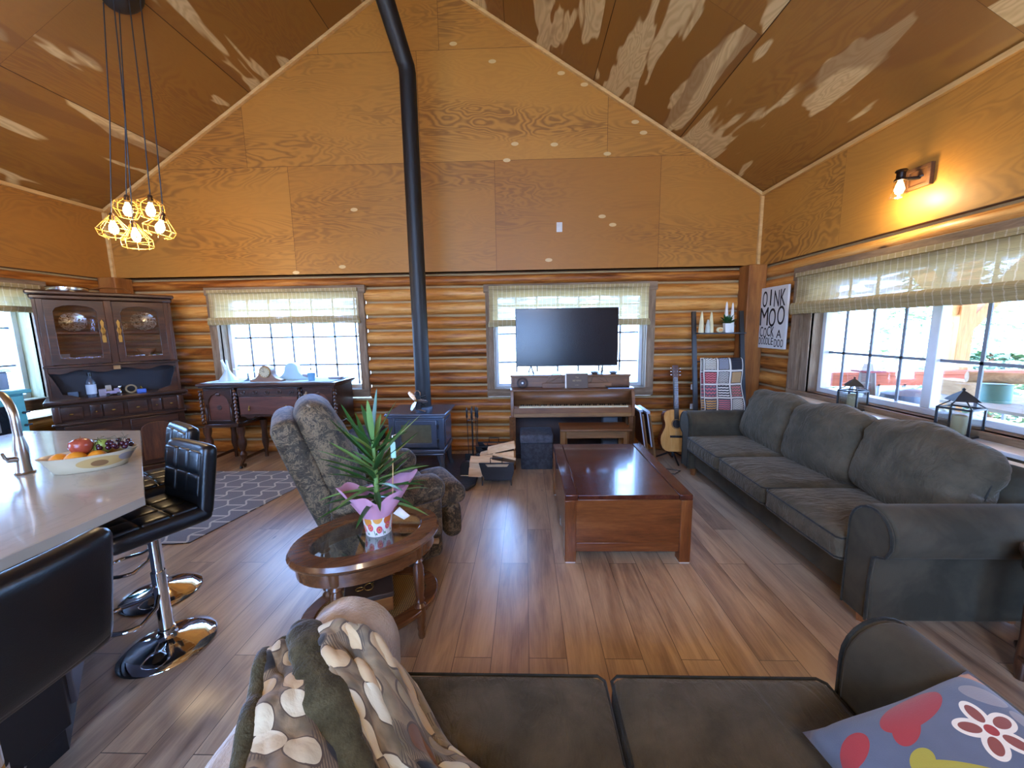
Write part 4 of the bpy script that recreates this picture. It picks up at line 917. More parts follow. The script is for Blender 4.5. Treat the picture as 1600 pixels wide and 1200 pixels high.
t = thing('kitchen_faucet', 'brushed steel gooseneck faucet beside the island sink', 'faucet', (-2.47, 1.73, .935), rad(-20))
mb = MB(); mb.lathe([(.034, 0), (.036, .006), (.03, .012), (.026, .05), (.027, .10), (.026, .13), (.0165, .19)]); mb.build('base', M_STEEL, t)
mb = MB(); pts = [(0, 0, .17), (0, 0, .25)]+[(-.13+.13*math.cos(rad(a)), 0, .27+.12*math.sin(rad(a))) for a in range(0, 171, 17)]; mb.tube(pts, .0165, 14); mb.build('spout', M_STEEL, t)
mb = MB(); mb.cyl((-.255, 0, .31), (-.265, 0, .18), .018, .021); mb.build('spray_head', M_STEEL, t)
mb = MB(); mb.cyl((.01, -.02, .08), (.01, -.05, .085), .014); mb.tube([(.01, -.045, .085), (.03, -.06, .1), (.07, -.075, .13)], [.008, .007, .006], 8); mb.build('lever', M_STEEL, t)
# fruit bowl
BW = (-2.21, 1.80, .935); br_ = rad(38)
m = NT('painted_stoneware'); v = m.co(); s = m.n('SeparateXYZ', {0: v})
col = m.mix(m.noise(v, 9, 3), '#b5a888', '#cdc3a6')
def blob(col, x0, z0, rx, rz, cl):
    a = m.ma('DIVIDE', m.ma('SUBTRACT', s.outputs[0], x0), rx); b = m.ma('DIVIDE', m.ma('SUBTRACT', s.outputs[2], z0), rz)
    return m.mix(m.ma('LESS_THAN', m.ma('ADD', m.ma('MULTIPLY', a, a), m.ma('MULTIPLY', b, b)), 1), col, cl)
col = blob(col, .05, .045, .085, .028, '#b89a62'); col = blob(col, .045, .04, .03, .016, '#7e5c3a'); col = blob(col, .14, .05, .03, .02, '#8a8a90')
m.P(Base_Color=col, Roughness=.3)
t = thing('fruit_bowl', 'oval painted stoneware bowl holding fruit on the island', 'bowl', BW, br_)
def ov(s_): return lambda tt, i: 1
mb = MB(); mb.lathe([(r*.9, z) for r, z in [(.0, 0), (.135, 0), (.145, .004), (.165, .04), (.185, .072), (.2, .085), (.19, .085), (.172, .07), (.15, .03), (.135, .012), (0, .012)]], n=44, sx=1, sy=.56); mb.build('dish', m.m, t, ang=60)
def W_(x, y, z): p = Mx.Translation(BW)@Mx.Rotation(br_, 4, 'Z')@V((x*.9, y, z)); return tuple(p)
mo = plain('orange_peel', '#d98a22', .45, bump=.3, bs=300, var=.08)
for k, (x, y, z, r, lb) in enumerate([(-.115, -.005, .062, .038, 'orange at the end of the fruit bowl next to the faucet'), (-.045, -.04, .064, .042, 'biggest orange at the front rim of the fruit bowl'), (-.05, .045, .06, .038, 'orange at the back of the fruit bowl behind the apple'), (.035, -.035, .06, .038, 'orange in front of the grapes in the fruit bowl')]):
    mb = MB(); mb.ball((0, 0, 0), (r, r, r*.95)); o = mb.build('orange', mo, ang=180, weld=True); tag(o, lb, 'orange', 'oranges in the fruit bowl'); o.location = W_(x, y, z)
ma_ = NT('apple_skin'); va = ma_.co(sc_=(30, 30, 4)); ma_.P(Base_Color=ma_.mix(ma_.noise(va, 1.5, 3), '#7c2620', '#b5583c'), Roughness=.25)
t = thing('apple', 'big red apple on top of the oranges in the bowl', 'apple', W_(-.03, .005, .115)); mb = MB(); mb.lathe([(0, -.036), (.018, -.04), (.036, -.02), (.045, .005), (.04, .03), (.02, .042), (.006, .038), (0, .03)], n=20); mb.build('flesh', ma_.m, t, ang=180); mb = MB(); mb.cyl((0, 0, .03), (.006, 0, .056), .0018, n=6); mb.build('stem', M_POST, t)
mb = MB(); mb.ball((0, 0, 0), (.036, .034, .04)); o = mb.build('pear', plain('pear_green', '#8a9a44', .4), ang=180, weld=True); tag(o, 'green pear between the apple and the grapes', 'pear'); o.location = W_(.045, .03, .10)
t = thing('grape_bunch', 'bunch of dark red grapes with bare stems in the fruit bowl', 'grapes', W_(.10, .01, .085), br_); mg = plain('grape_skin', '#3a1420', .25, var=.3)
rr = random.Random(5)
for k in range(26):
    mb = MB(); x, y = rr.uniform(-.06, .055), rr.uniform(-.045, .045); z = .03*(1-abs(x)/.07)+rr.uniform(-.012, .02); mb.ball((x, y, z), .0125, 10, 7); mb.build('grape', mg, t, ang=180)
mb = MB()
for k in range(9): x = -.07+k*.014; mb.tube([(x, rr.uniform(-.02, .02), .03), (x+rr.uniform(-.02, .02), rr.uniform(-.03, .03), .055), (x+rr.uniform(-.03, .03), rr.uniform(-.04, .04), .06+rr.uniform(0, .015))], .0014, 5)
mb.tube([(-.12, .03, .06), (-.05, .01, .055), (.05, 0, .05)], .0018, 5); mb.build('stem', plain('grape_stem', '#4f4a30', .7), t)
# ---------------------------------------------------------------- bar stools
def stool(label, loc, rz, hs=.74):
    """faces local -y"""
    t = thing('bar_stool', label, 'bar stool', loc, rz, 'quilted bar stools round the island')
    mb = MB(); mb.lathe([(.0, 0), (.195, 0), (.2, .006), (.195, .014), (.15, .03), (.09, .045), (.05, .056), (.034, .066), (.03, .085), (0, .085)], n=44); mb.build('base', M_CHROME, t, ang=60)
    mb = MB(); mb.cyl((0, 0, .08), (0, 0, .42), .029); mb.cyl((0, 0, .42), (0, 0, hs-.09), .0225); mb.build('column', M_CHROME, t)
    mb = MB(); mb.lathe([(.03, 0), (.036, .004), (.036, .02), (.03, .024)], (0, 0, .085)); mb.build('collar', M_CHROME, t)
    mb = MB(); mb.tube([(-.02, -.02, .30), (-.07, -.05, .27)]+[(.125*math.cos(rad(a)), -.13+.10*math.sin(rad(a)), .255) for a in range(170, 371, 16)]+[(.07, -.05, .27), (.02, -.02, .30)], .0105, 10); mb.build('footrest', M_CHROME, t)
    mb = MB(); mb.cyl((0, 0, hs-.10), (0, 0, hs-.075), .06, .085); mb.build('seat_plate', M_BLK, t)
    # continuous shell: seat then back
    pts = [(-.20, hs-.045), (-.19, hs-.01), (-.15, hs), (.08, hs-.008), (.15, hs+.01), (.19, hs+.06), (.215, hs+.17), (.235, hs+.29)]
    w_ = .395
    mb = MB(); mb.soft((0, -.01, hs-.045), (w_, .40, .085), .035, (0, 0, .008), 12); se = mb.build('seat', M_LEATH, t, weld=True, ang=180)
    mb = MB(); mb.M = T(0, .195, hs+.115)@Rt(-9, 'X'); mb.soft((0, 0, 0), (w_, .07, .37), .032, (0, .008, 0), 12, fn=lambda e: V((e.x, e.y-.35*e.x*e.x, e.z))); ba = mb.build('backrest', M_LEATH, t, weld=True, ang=180)
    mb = MB()
    for i in range(3):
        for j in range(3): mb.soft((-.118+.118*i, -.145+.112*j, hs-.004), (.116, .112, .03), .014, seg=6)
    mb.build('seat_quilting', M_LEATH, se, weld=True, ang=180)
    mb = MB(); mb.M = T(0, .195, hs+.115)@Rt(-9, 'X')
    for i in range(3):
        for j in range(2): mb.soft((-.116+.116*i, -.036-(.0 if i == 1 else .004), -.02+.115*j), (.114, .03, .113), .014, seg=6)
    mb.build('back_quilting', M_LEATH, ba, weld=True, ang=180)
    return t
st = stool('black quilted bar stool at the corner of the worktop with its seat under the edge', (-1.85, 1.735, 0), math.atan2(-.42, .91)*1.0)
st.rotation_euler[2] = rad(-24.8)
st.location = (-1.87, 1.725, 0)
s2 = dup(st, (-2.29, 2.12, 0), rad(-33), 'black quilted bar stool in front of the china hutch, furthest along the slanted worktop edge')
s3 = dup(st, (-1.48, .85, 0), rad(-90), 'black bar stool seen from behind, drawn up to the long side of the worktop')
# ---------------------------------------------------------------- turquoise cabinet and small range under the window
t = thing('turquoise_cabinet', 'turquoise painted cabinet with glazed door below the window', 'cabinet', (0, 0, 0)); MT = plain('turquoise_paint', '#4f9a9c', .45, var=.15)
x0, x1, y0, y1 = -5.2, -4.72, 2.35, 3.42
mb = MB(); mb.bx(x0, x1-.03, y0, y1, .03, 1.08); mb.build('body', MT, t, bevel=.004)
mb = MB(); mb.bx(x0, x1+.02, y0-.02, y1+.03, 1.08, 1.115); mb.build('top', MT, t, bevel=.006)
for k in range(2):
    a = y0+.02+k*.525; b = a+.5; mb = MB(); mb.ring([(a, .08), (b, .08), (b, 1.06), (a, 1.06)], [(a+.07, .16), (b-.07, .16), (b-.07, .98), (a+.07, .98)], 'x', x1-.03, x1); dd = mb.build('door', MT, t, bevel=.003)
    mb = MB(); mb.bx(x1-.028, x1-.024, a+.07, b-.07, .16, .98); mb.build('dark_glass', plain('smoked_glass', '#1c2228', .08), dd)
    mb = MB()
    for z in (.9, .78): mb.cyl((x1, b-.02, z), (x1+.012, b-.02, z), .012); mb.bx(x1, x1+.008, b-.03, b+.025, z-.008, z+.008)
    mb.build('hinge', M_BLK, dd)
t = thing('camp_stove', 'grey steel two burner stove on the turquoise cabinet', 'stove', (0, 0, 1.115)); ms = plain('stove_grey', '#7d8694', .3, .4)
mb = MB(); mb.bx(-5.15, -4.78, 2.55, 3.36, .01, .17); mb.build('body', ms, t, bevel=.008)
mb = MB(); mb.bx(-5.17, -4.76, 2.53, 3.38, .17, .2); mb.build('top_plate', M_SILVER, t, bevel=.005)
mb = MB(); mb.bx(-5.19, -5.16, 2.53, 3.38, .2, .32); mb.build('backguard', plain('stove_back', '#595f6c', .4), t, bevel=.004)
for y in (2.75, 3.05, 3.25):
    mb = MB(); mb.cyl((-4.78, y, .1), (-4.755, y, .1), .028); mb.bx(-4.76, -4.74, y-.006, y+.006, .075, .125); mb.build('knob', M_BLKG, t)
for y in (2.8, 3.15):
    mb = MB(); mb.tube([(-4.97+.08*math.cos(a), y+.08*math.sin(a), .21) for a in [2*PI*k/16 for k in range(16)]], .006, 6, closed=True); mb.bx(-5.08, -4.86, y-.004, y+.004, .2, .215); mb.build('burner', M_BLK, t)
t = thing('cooking_pot', 'dark cooking pot on the stove by the window', 'pot', (-5.02, 3.12, 1.335)); mb = MB(); mb.lathe([(.0, 0), (.09, 0), (.1, .02), (.1, .12), (.105, .125), (.07, .15), (0, .16)]); mb.build('body', plain('pot_dark', '#3c4048', .3), t); mb = MB(); mb.ball((0, 0, .17), .015); mb.build('lid_knob', M_BLK, t)
# ---------------------------------------------------------------- china hutch (set across the corner)
HU = rad(50); HO = (-4.55, 4.105)
t = hutch = thing('china_hutch', 'dark oak china hutch with two glazed doors standing across the corner', 'china cabinet', (HO[0], HO[1], 0), HU)
HW = .545
mb = MB(); mb.bx(-HW+.03, HW-.03, .03, .44, .07, .89); mb.build('lower_body', M_WALNUT, t, bevel=.003)
mb = MB(); mb.bx(-HW, HW, 0, .46, 0, .075); mb.build('plinth', M_WALNUT, t, bevel=.01)
mb = MB(); mb.bx(-HW-.02, HW+.02, -.03, .46, .9, .935); mb.bx(-HW, HW, -.01, .46, .885, .9); mb.build('counter', M_WALNUT, t, bevel=.008)
mb = MB(); mb.bx(-HW+.01, HW-.01, .0, .05, .665, .69); mb.build('rail_moulding', M_WALNUT, t, bevel=.006)
xs = [(-.39, .21), (-.21, .11), (-.08, .19), (.115, .21), (.275, .11), (.405, .18)]
for x, w_ in xs:
    w_ *= .8; mb = MB(); mb.soft((x, .02, .79), (w_, .03, .14), .008, seg=4); d = mb.build('drawer', M_WALNUT, t, weld=True)
    mb = MB(); mb.ball((x, -.003, .785), (.016 if w_ > .1 else .01, .008, .008), 10, 6); mb.build('knob', M_BRASS, d)
for s in (-1, 1):
    mb = MB(); mb.soft((s*.49, .02, .79), (.06, .05, .17), .01, seg=4); mb.build('corner_block', M_WALNUTZ, t, weld=True)
    mb = MB(); a, b = sorted((s*.035, s*.455)); 
    arch = [(a+.07, .14), (b-.07, .14), (b-.07, .50)]+[((a+b)/2+((b-a)/2-.07)*math.cos(rad(q)), .50+.09*math.sin(rad(q))**.8) for q in range(20, 161, 20)]+[(a+.07, .50)]
    mb.bx(a, b, .005, .03, .09, .655); d = mb.build('cupboard_door', M_WALNUT, t, bevel=.005)
    mb = MB(); mb.prism(arch, 'y', -.006, .006); mb.build('arched_panel', wood('panel_brown', '#2c180d', '#4d2c19', '#704526', 'z', .35), d, bevel=.008)
    mb = MB(); mb.soft((s*.065, -.003, .42), (.014, .01, .09), .004, seg=4); mb.build('brass_pull', M_BRASS, d, weld=True)
# gallery between counter and upper cabinet: scalloped back board in front of a dark back
mb = MB(); mb.bx(-HW+.04, HW-.04, .30, .32, .93, 1.28); mb.build('gallery_back', plain('gallery_dark', '#1d222c', .35), t)
top = [(-.5, 1.27)]+[(-.5+i*.05, 1.235+.025*math.cos(i*.05*4*PI+.4)) for i in range(1, 20)]+[(.5, 1.27)]
mb = MB()
mb.prism([(-.5, 1.285), (.5, 1.285), (.5, 1.22)]+[(.5-.05*i-.025, 1.225+.02*math.sin(i*.95)) for i in range(19)]+[(-.5, 1.22)], 'y', .10, .13); mb.build('scalloped_valance', M_WALNUT, t)
for s in (-1, 1):
    mb = MB(); mb.prism([(s*.5, .935), (s*.30, .935), (s*.36, .97), (s*.43, .99), (s*.45, 1.07), (s*.5, 1.22)][::s], 'y', .10, .13); mb.build('scalloped_bracket', M_WALNUT, t)
    mb = MB(); mb.bx(*sorted((s*.5, s*.525)), .09, .40, .935, 2.0); mb.build('side_panel', M_WALNUTZ, t, bevel=.003)
    mb = MB(); mb.bx(*sorted((s*.455, s*.5)), .085, .11, 1.29, 1.99); mb.build('stile', M_WALNUTZ, t, bevel=.003)
mb = MB(); mb.bx(-.53, .53, .06, .12, 1.275, 1.3); mb.build('waist_rail', M_WALNUT, t, bevel=.006)
mb = MB(); mb.bx(-.5, .5, .38, .40, 1.29, 2.0); mb.build('back_panel', plain('hutch_back_board', '#1c120c', .6), t)  # near-black board closing the cabinet behind the glazed doors
mb = MB(); mb.bx(-.5, .5, .11, .38, 1.28, 1.3); mb.build('cabinet_floor', M_WALNUT, t)
mb = MB(); mb.bx(-.5, .5, .13, .38, 1.63, 1.645); mb.build('shelf', M_WALNUT, t)
mb = MB(); mb.bx(-.56, .56, .03, .42, 2.03, 2.07); mb.bx(-.54, .54, .06, .42, 1.985, 2.03); mb.build('crown', M_WALNUT, t, bevel=.012)
mb = MB(); mb.bx(-.03, .03, .088, .11, 1.29, 1.99); mb.build('centre_stile', M_WALNUTZ, t, bevel=.003)
mb = MB(); mb.cb((0, .085, 1.25), (.055, .012, .045)); mb.build('centre_plaque', wood('plaque', '#6b4a28', '#8f6a3c', '#a88450', 'x', .5), t)
for s in (-1, 1):
    a, b = sorted((s*.03, s*.457)); cx = (a+b)/2; r = (b-a)/2-.06
    ou = [(a, 1.305), (b, 1.305), (b, 1.5), (b, 1.75), (b, 1.98)]+[(b-(b-a)*k/6, 1.98) for k in range(1, 6)]+[(a, 1.98), (a, 1.75), (a, 1.5)]
    inn = [(a+.06, 1.365), (b-.06, 1.365), (b-.06, 1.5), (b-.06, 1.75), (b-.06, 1.86)]+[(cx+r*math.cos(PI*k/6), 1.86+.065*math.sin(PI*k/6)) for k in range(1, 6)]+[(a+.06, 1.86), (a+.06, 1.75), (a+.06, 1.5)]
    mb = MB(); mb.ring(ou, inn, 'y', .07, .095); d = mb.build('glazed_door', M_WALNUT, t, bevel=.004)
    mb = MB(); mb.bx(a+.05, b-.05, .083, .086, 1.36, 1.93); mb.build('pane', glass_pane('cabinet_glass', (.9, .92, .95, 1), .1), d)
    mb = MB(); x = s*.062; mb.prism([(x-.012, 1.53), (x+.012, 1.53), (x+.016, 1.58), (x+.008, 1.62), (x+.02, 1.66), (x+.008, 1.7), (x+.014, 1.75), (x, 1.78), (x-.014, 1.75), (x-.008, 1.7), (x-.02, 1.66), (x-.008, 1.62), (x-.016, 1.58)], 'y', .062, .07); mb.tube([(x, .064, 1.61), (x, .045, 1.63), (x, .045, 1.67), (x, .064, 1.69)], .005, 6); mb.build('brass_handle', M_BRASS, d)
HM = Mx.Translation((HO[0], HO[1], 0))@Mx.Rotation(HU, 4, 'Z')
def onh(o, x, y, z, extra=None): o.matrix_world = HM@T(x, y, z)@(extra or Mx()); return o
mcut = metal('cut_crystal', '#c8ccd4', .18)
def plate(r, m, label, x, z, tilt=72, grp=None):
    mb = MB(); mb.lathe([(0, 0), (r*.5, .002), (r*.62, .012), (r, .028), (r, .033), (r*.62, .018), (0, .007)], n=36, wob=lambda a, i: 1+.03*math.cos(a*16)*(1 if i in (3, 4) else 0)); o = mb.build('plate', m, ang=60); tag(o, label, 'plate', grp); onh(o, x, .345, z+r*math.sin(rad(tilt))*1.0+.005, Rt(tilt, 'X')); return o
mpl = NT('ornate_silver'); mpl.P(Base_Color=mpl.ramp(mpl.noise(mpl.co(), 60, 3, .6, 1), [(.4, '#23211f'), (.55, '#b8b2a6')]), Metallic=.6, Roughness=.25)
plate(.105, mpl.m, 'engraved silver plate on the upper shelf behind the first glazed door', -.27, 1.645, 75, 'silver plates in the hutch')
plate(.06, mpl.m, 'small silver saucer between the two big plates in the hutch', .09, 1.645, 78, 'silver plates in the hutch')
plate(.115, mpl.m, 'largest engraved silver plate behind the second glazed door', .29, 1.645, 70, 'silver plates in the hutch')
mb = MB(); mb.lathe([(.028, 0), (.03, .002), (.026, .09), (.03, .13), (.032, .15)], n=14); o = mb.build('tumbler', M_LGLASS); tag(o, 'tall thin tumbler beside the first silver plate', 'glass'); onh(o, -.13, .27, 1.645)
mb = MB(); mb.lathe([(0, 0), (.03, 0), (.035, .05), (.035, .07), (.033, .07), (.03, .008)], n=14); gl0 = mb.build('crystal_tumbler', mcut)
xsg = [(-.38, .2), (-.33, .26), (-.28, .2), (-.23, .27), (-.18, .2), (-.13, .26), (-.36, .32), (-.2, .33), (.11, .2), (.19, .22), (.24, .27), (.33, .2), (.40, .24)]
for k, (x, y) in enumerate(xsg):
    o = gl0 if k == 0 else gl0.copy(); 
    if k: COL.objects.link(o)
    dr = 'first' if x < 0 else 'second'; rw = 'front row' if y < .23 else ('middle row' if y < .3 else 'back row')
    pos = sum(1 for a, b in xsg if (a < 0) == (x < 0) and ('front row' if b < .23 else ('middle row' if b < .3 else 'back row')) == rw and a < x)
    tag(o, 'cut crystal tumbler behind the %s glazed hutch door, %s, %s from the left' % (dr, rw, ['first', 'second', 'third', 'fourth'][pos]), 'glass', 'crystal tumblers in the hutch'); onh(o, x, y, 1.3)
mb = MB(); mb.lathe([(0, 0), (.035, .0), (.012, .02), (.01, .05), (.06, .09), (.09, .14), (.085, .145), (.05, .1), (0, .06)], n=20); o = mb.build('compote', plain('pink_glass', '#a87458', .2)); tag(o, 'pinkish footed bowl on the lower shelf behind the second glazed door', 'bowl'); onh(o, .28, .33, 1.3)
mb = MB(); mb.cb((0, 0, .055), (.07, .012, .11)); o = mb.build('photo_card', plain('pale_card', '#8f959c', .4)); tag(o, 'small pale card standing behind the first glazed door', 'card'); onh(o, -.37, .36, 1.3)
t = thing('liquor_bottle', 'clear bottle with pale blue label and dark cap on the hutch counter', 'bottle'); onh(t, -.22, .13, .935)
mb = MB(); mb.lathe([(0, 0), (.038, 0), (.04, .01), (.04, .16), (.03, .19), (.014, .21), (.014, .235)], n=18); mb.build('glass_body', plain('blue_grey_glass', '#47505e', .1), t); mb = MB(); mb.lathe([(.0408, .035), (.0408, .14)], n=18); mb.build('paper_label', plain('label_blue', '#b9c8d6', .6), t); mb = MB(); mb.lathe([(.017, .23), (.017, .27), (0, .27)], n=14); mb.build('cap', M_BLKG, t)
for k, (nm, x, y, w_, h_, cl, lb) in enumerate([('tin_box', -.14, .12, .06, .08, '#8a8394', 'small grey tin beside the bottle on the hutch counter'), ('toy_truck', -.06, .12, .12, .05, '#8f86a4', 'lilac toy truck in the middle of the hutch counter'), ('tea_caddy', -.09, .2, .05, .11, '#a59c90', 'beige tea caddy behind the toy truck on the hutch counter'), ('blue_carton', .17, .10, .08, .045, '#3f63b8', 'bright blue carton on the hutch counter'), ('seed_packet', -.36, .27, .08, .06, '#56718f', 'blue grey card leaning in the dark gallery of the hutch')]):
    mb = MB(); mb.soft((0, 0, h_/2), (w_, .04, h_), .006, seg=4); 
    if nm == 'toy_truck':
        t = thing(nm, lb, 'toy'); onh(t, x, y, .935); mb = MB(); mb.soft((0, 0, .035), (.12, .05, .035), .008, seg=4); mb.soft((.03, 0, .06), (.045, .045, .035), .01, seg=4); mb.build('body', plain('lilac', cl, .4), t, weld=True)
        for wx in (-.04, .04): mb = MB(); mb.cyl((wx, -.028, .016), (wx, .028, .016), .016); mb.build('wheel', M_BLK, t)
        continue
    o = mb.build(nm, plain(nm+'_paint', cl, .5), weld=True); tag(o, lb, nm.split('_')[-1]); onh(o, x, y, .935)
mb = MB(); mb.lathe([(0, 0), (.02, 0), (.025, .03), (.015, .05), (.024, .07), (.02, .09), (0, .1)], n=16); o = mb.build('silver_shaker', M_SILVER); tag(o, 'little silver shaker above the toy truck on the hutch counter', 'shaker'); onh(o, .0, .22, .935)
mb = MB(); mb.ring([(.05*math.cos(2*PI*k/20), .05+.05*math.sin(2*PI*k/20)) for k in range(20)], [(.035*math.cos(2*PI*k/20), .05+.035*math.sin(2*PI*k/20)) for k in range(20)], 'y', -.01, .01); o = mb.build('wicker_ring', plain('straw', '#8a7654', .7)); tag(o, 'small straw ring standing beside the blue carton on the hutch', 'ornament'); onh(o, .09, .18, .935)
mb = MB(); mb.tube([(0, 0, 0), (0, 0, .07)], [.035, .004], 4); o = mb.build('brass_bell', M_BRASS); tag(o, 'pointed brass ornament standing behind the blue carton', 'ornament'); onh(o, .175, .19, .935)
mb = MB(); mb.lathe([(0, 0), (.04, 0), (.055, .02), (.05, .022), (0, .008)], n=20, sy=.6); o = mb.build('trinket_dish', plain('tan_dish', '#a08868', .4)); tag(o, 'small tan trinket dish at the end of the hutch counter', 'dish'); onh(o, .38, .14, .935)
t = thing('springform_pan', 'round silver pan resting on top of the china hutch', 'pan'); onh(t, -.27, .22, 2.07)
mb = MB(); mb.lathe([(0, 0), (.15, 0), (.155, .01), (.155, .045), (.16, .05), (.15, .05), (.15, .012), (0, .01)], n=36); mb.build('body', M_SILVER, t); mb = MB(); mb.tube([(.155, 0, .04), (.25, -.03, .06), (.42, -.08, .06), (.47, -.09, .02)], .008, 8); mb.build('handle', plain('copper', '#9c6a3c', .3, .8), t)
# ---------------------------------------------------------------- carved sideboard
SBX, SBY = -3.03, 4.32
t = thing('carved_sideboard', 'antique carved dark oak sideboard with cloth runner under the window', 'sideboard', (SBX, SBY, 0)); HWs = .80; ZT_ = 1.03
mb = MB(); mb.bx(-HWs-.03, HWs+.03, -.03, .50, ZT_-.035, ZT_); mb.bx(-HWs-.015, HWs+.015, -.015, .50, ZT_-.055, ZT_-.035); mb.build('top', M_WALNUT, t, bevel=.008)
mb = MB(); mb.bx(-.37, .37, .03, .48, .62, ZT_-.055); mb.build('centre_body', M_WALNUT, t)
for s in (-1, 1):
    a, b = sorted((s*.41, s*.79)); mb = MB(); mb.bx(a, b, .02, .48, .53, ZT_-.055); mb.build('side_body', M_WALNUT, t)
    mb = MB(); mb.bx(a-.01, b+.01, .0, .48, .50, .54); mb.build('base_moulding', M_WALNUT, t, bevel=.008)
    cx = (a+b)/2; r = .125
    ou = [(a+.02, .56), (b-.02, .56), (b-.02, .72)]+[(b-.02, .80+.02*k) for k in range(1, 4)]+[(b-.02, .96), (cx+.06, .96), (cx, .96), (cx-.06, .96), (a+.02, .96)]+[(a+.02, .86-.02*k) for k in range(0, 3)]+[(a+.02, .72)]
    n = len(ou); inn = [(cx-r, .585), (cx+r, .585), (cx+r, .72), (cx+r, .79), (cx+r-.012, .815), (cx+r-.018, .84), (cx+r*.6, .885), (cx+r*.3, .90), (cx, .925), (cx-r*.3, .90), (cx-r*.6, .885), (cx-r+.018, .84), (cx-r+.012, .815), (cx-r, .79), (cx-r, .72)][:n]
    mb = MB(); mb.ring(ou, inn, 'y', -.002, .022); d = mb.build('arched_door', M_WALNUT, t, bevel=.004)
    mb = MB(); mb.bx(cx-r-.01, cx+r+.01, .012, .02, .58, .93); mb.build('inset_panel', M_OAKP, d)
    mb = MB()
    for k in range(10): q = 2*PI*k/10; mb.ball((cx+.022*math.cos(q), .008, .74+.022*math.sin(q)), (.01, .006, .01), 8, 5)
    mb.ball((cx, .006, .74), (.014, .01, .014)); mb.soft((cx, .006, .895), (.045, .012, .035), .006, seg=4); mb.build('carved_rosette', M_WALNUT, d, weld=True)
    for x in (cx-r-.025, cx+r+.025): mb = MB(); mb.lathe([(.008, 0), (.009, .15), (.005, .16), (.011, .17), (.011, .2)], (x, -.006, .585), 10); mb.build('colonnette', M_WALNUTZ, d)
pr = [(.014, 0), (.02, .02)]
for k in range(9): pr += [(.012, .03+.045*k), (.022, .045+.045*k), (.014, .062+.045*k)]
for x in (-.80, -.39, .39, .80):
    mb = MB(); mb.lathe([(r, .54+z*.97) for r, z in pr], (x, -.005, 0), 12); mb.build('bobbin_column', M_WALNUTZ, t)
    mb = MB(); mb.lathe([(.012, .0), (.02, .02), (.02, .04)], (x, .03, .0), 12); mb.lathe([(.022, .10), (.04, .16), (.02, .2), (.045, .27), (.05, .32), (.03, .38), (.045, .44), (.045, .5)], (x, .03, 0), 14); mb.tube([(x, .03, .1), (x, .0, .07), (x, -.03, .03)], [.02, .018, .014], 8); mb.tube([(x, .03, .1), (x, .4, .1)], .018, 8); mb.build('leg', M_WALNUTZ, t)
    mb = MB(); mb.cyl((x-.01, -.03, .016), (x+.01, -.03, .016), .016); mb.build('caster', M_BLK, t)
    mb = MB(); mb.lathe([(.022, .10), (.04, .2), (.03, .35), (.045, .5)], (x, .43, 0), 12); mb.cyl((x, .43, 0), (x, .43, .12), .02); mb.build('leg', M_WALNUTZ, t)
mb = MB(); mb.bx(-.36, .36, -.0, .03, .875, .965); d = mb.build('frieze_drawer', M_WALNUT, t, bevel=.003)
for x in (-.29, -.145, 0, .145, .29):
    mb = MB(); mb.tube([(x+.022*math.cos(2*PI*k/14), -.004, .92+.022*math.sin(2*PI*k/14)) for k in range(14)], .005, 6, closed=True); mb.ball((x, -.004, .92), (.008, .008, .008), 8, 5); mb.build('carved_rosette', M_WALNUT, d, weld=True)
mb = MB(); mb.bx(-.35, .35, .0, .03, .655, .865); d = mb.build('drawer', M_OAKP, t, bevel=.004)
for x in (-.23, .21): mb = MB(); mb.soft((x, -.004, .745), (.014, .01, .035), .004, seg=4); mb.tube([(x, -.006, .75), (x, -.02, .735), (x, -.012, .715)], .005, 6); mb.ball((x, -.014, .712), (.011, .008, .014), 8, 6); mb.build('drop_pull', M_BRASS, d, weld=True)
mb = MB()
poly = [(.36, .655)]+[(.36-.03*k, .638-.012*math.sin(k*PI/2)**2-(.03*math.exp(-((k-4)/1.6)**2)+.03*math.exp(-((k-20)/1.6)**2))) for k in range(1, 24)]+[(-.36, .655)]
mb.prism(poly, 'y', .0, .02); mb.build('scalloped_apron', M_WALNUT, t)
mr = cloth('pale_blue_runner', '#9fb9c4', '#c4d6dc', sheen=.2, ns=20)
mb = MB(); mb.grid(lambda u, q: (SBX-.79+1.56*u+.012*math.sin(q*20), SBY+.0+.47*q+.006*math.sin(u*60)*(q < .01), ZT_+.004+.0015*NZ.noise(V((u*20, q*8, 1)))), 60, 12); o = mb.build('table_runner', mr, solid=.003, ang=180); tag(o, 'pale blue cloth runner laid along the sideboard top', 'tablecloth')
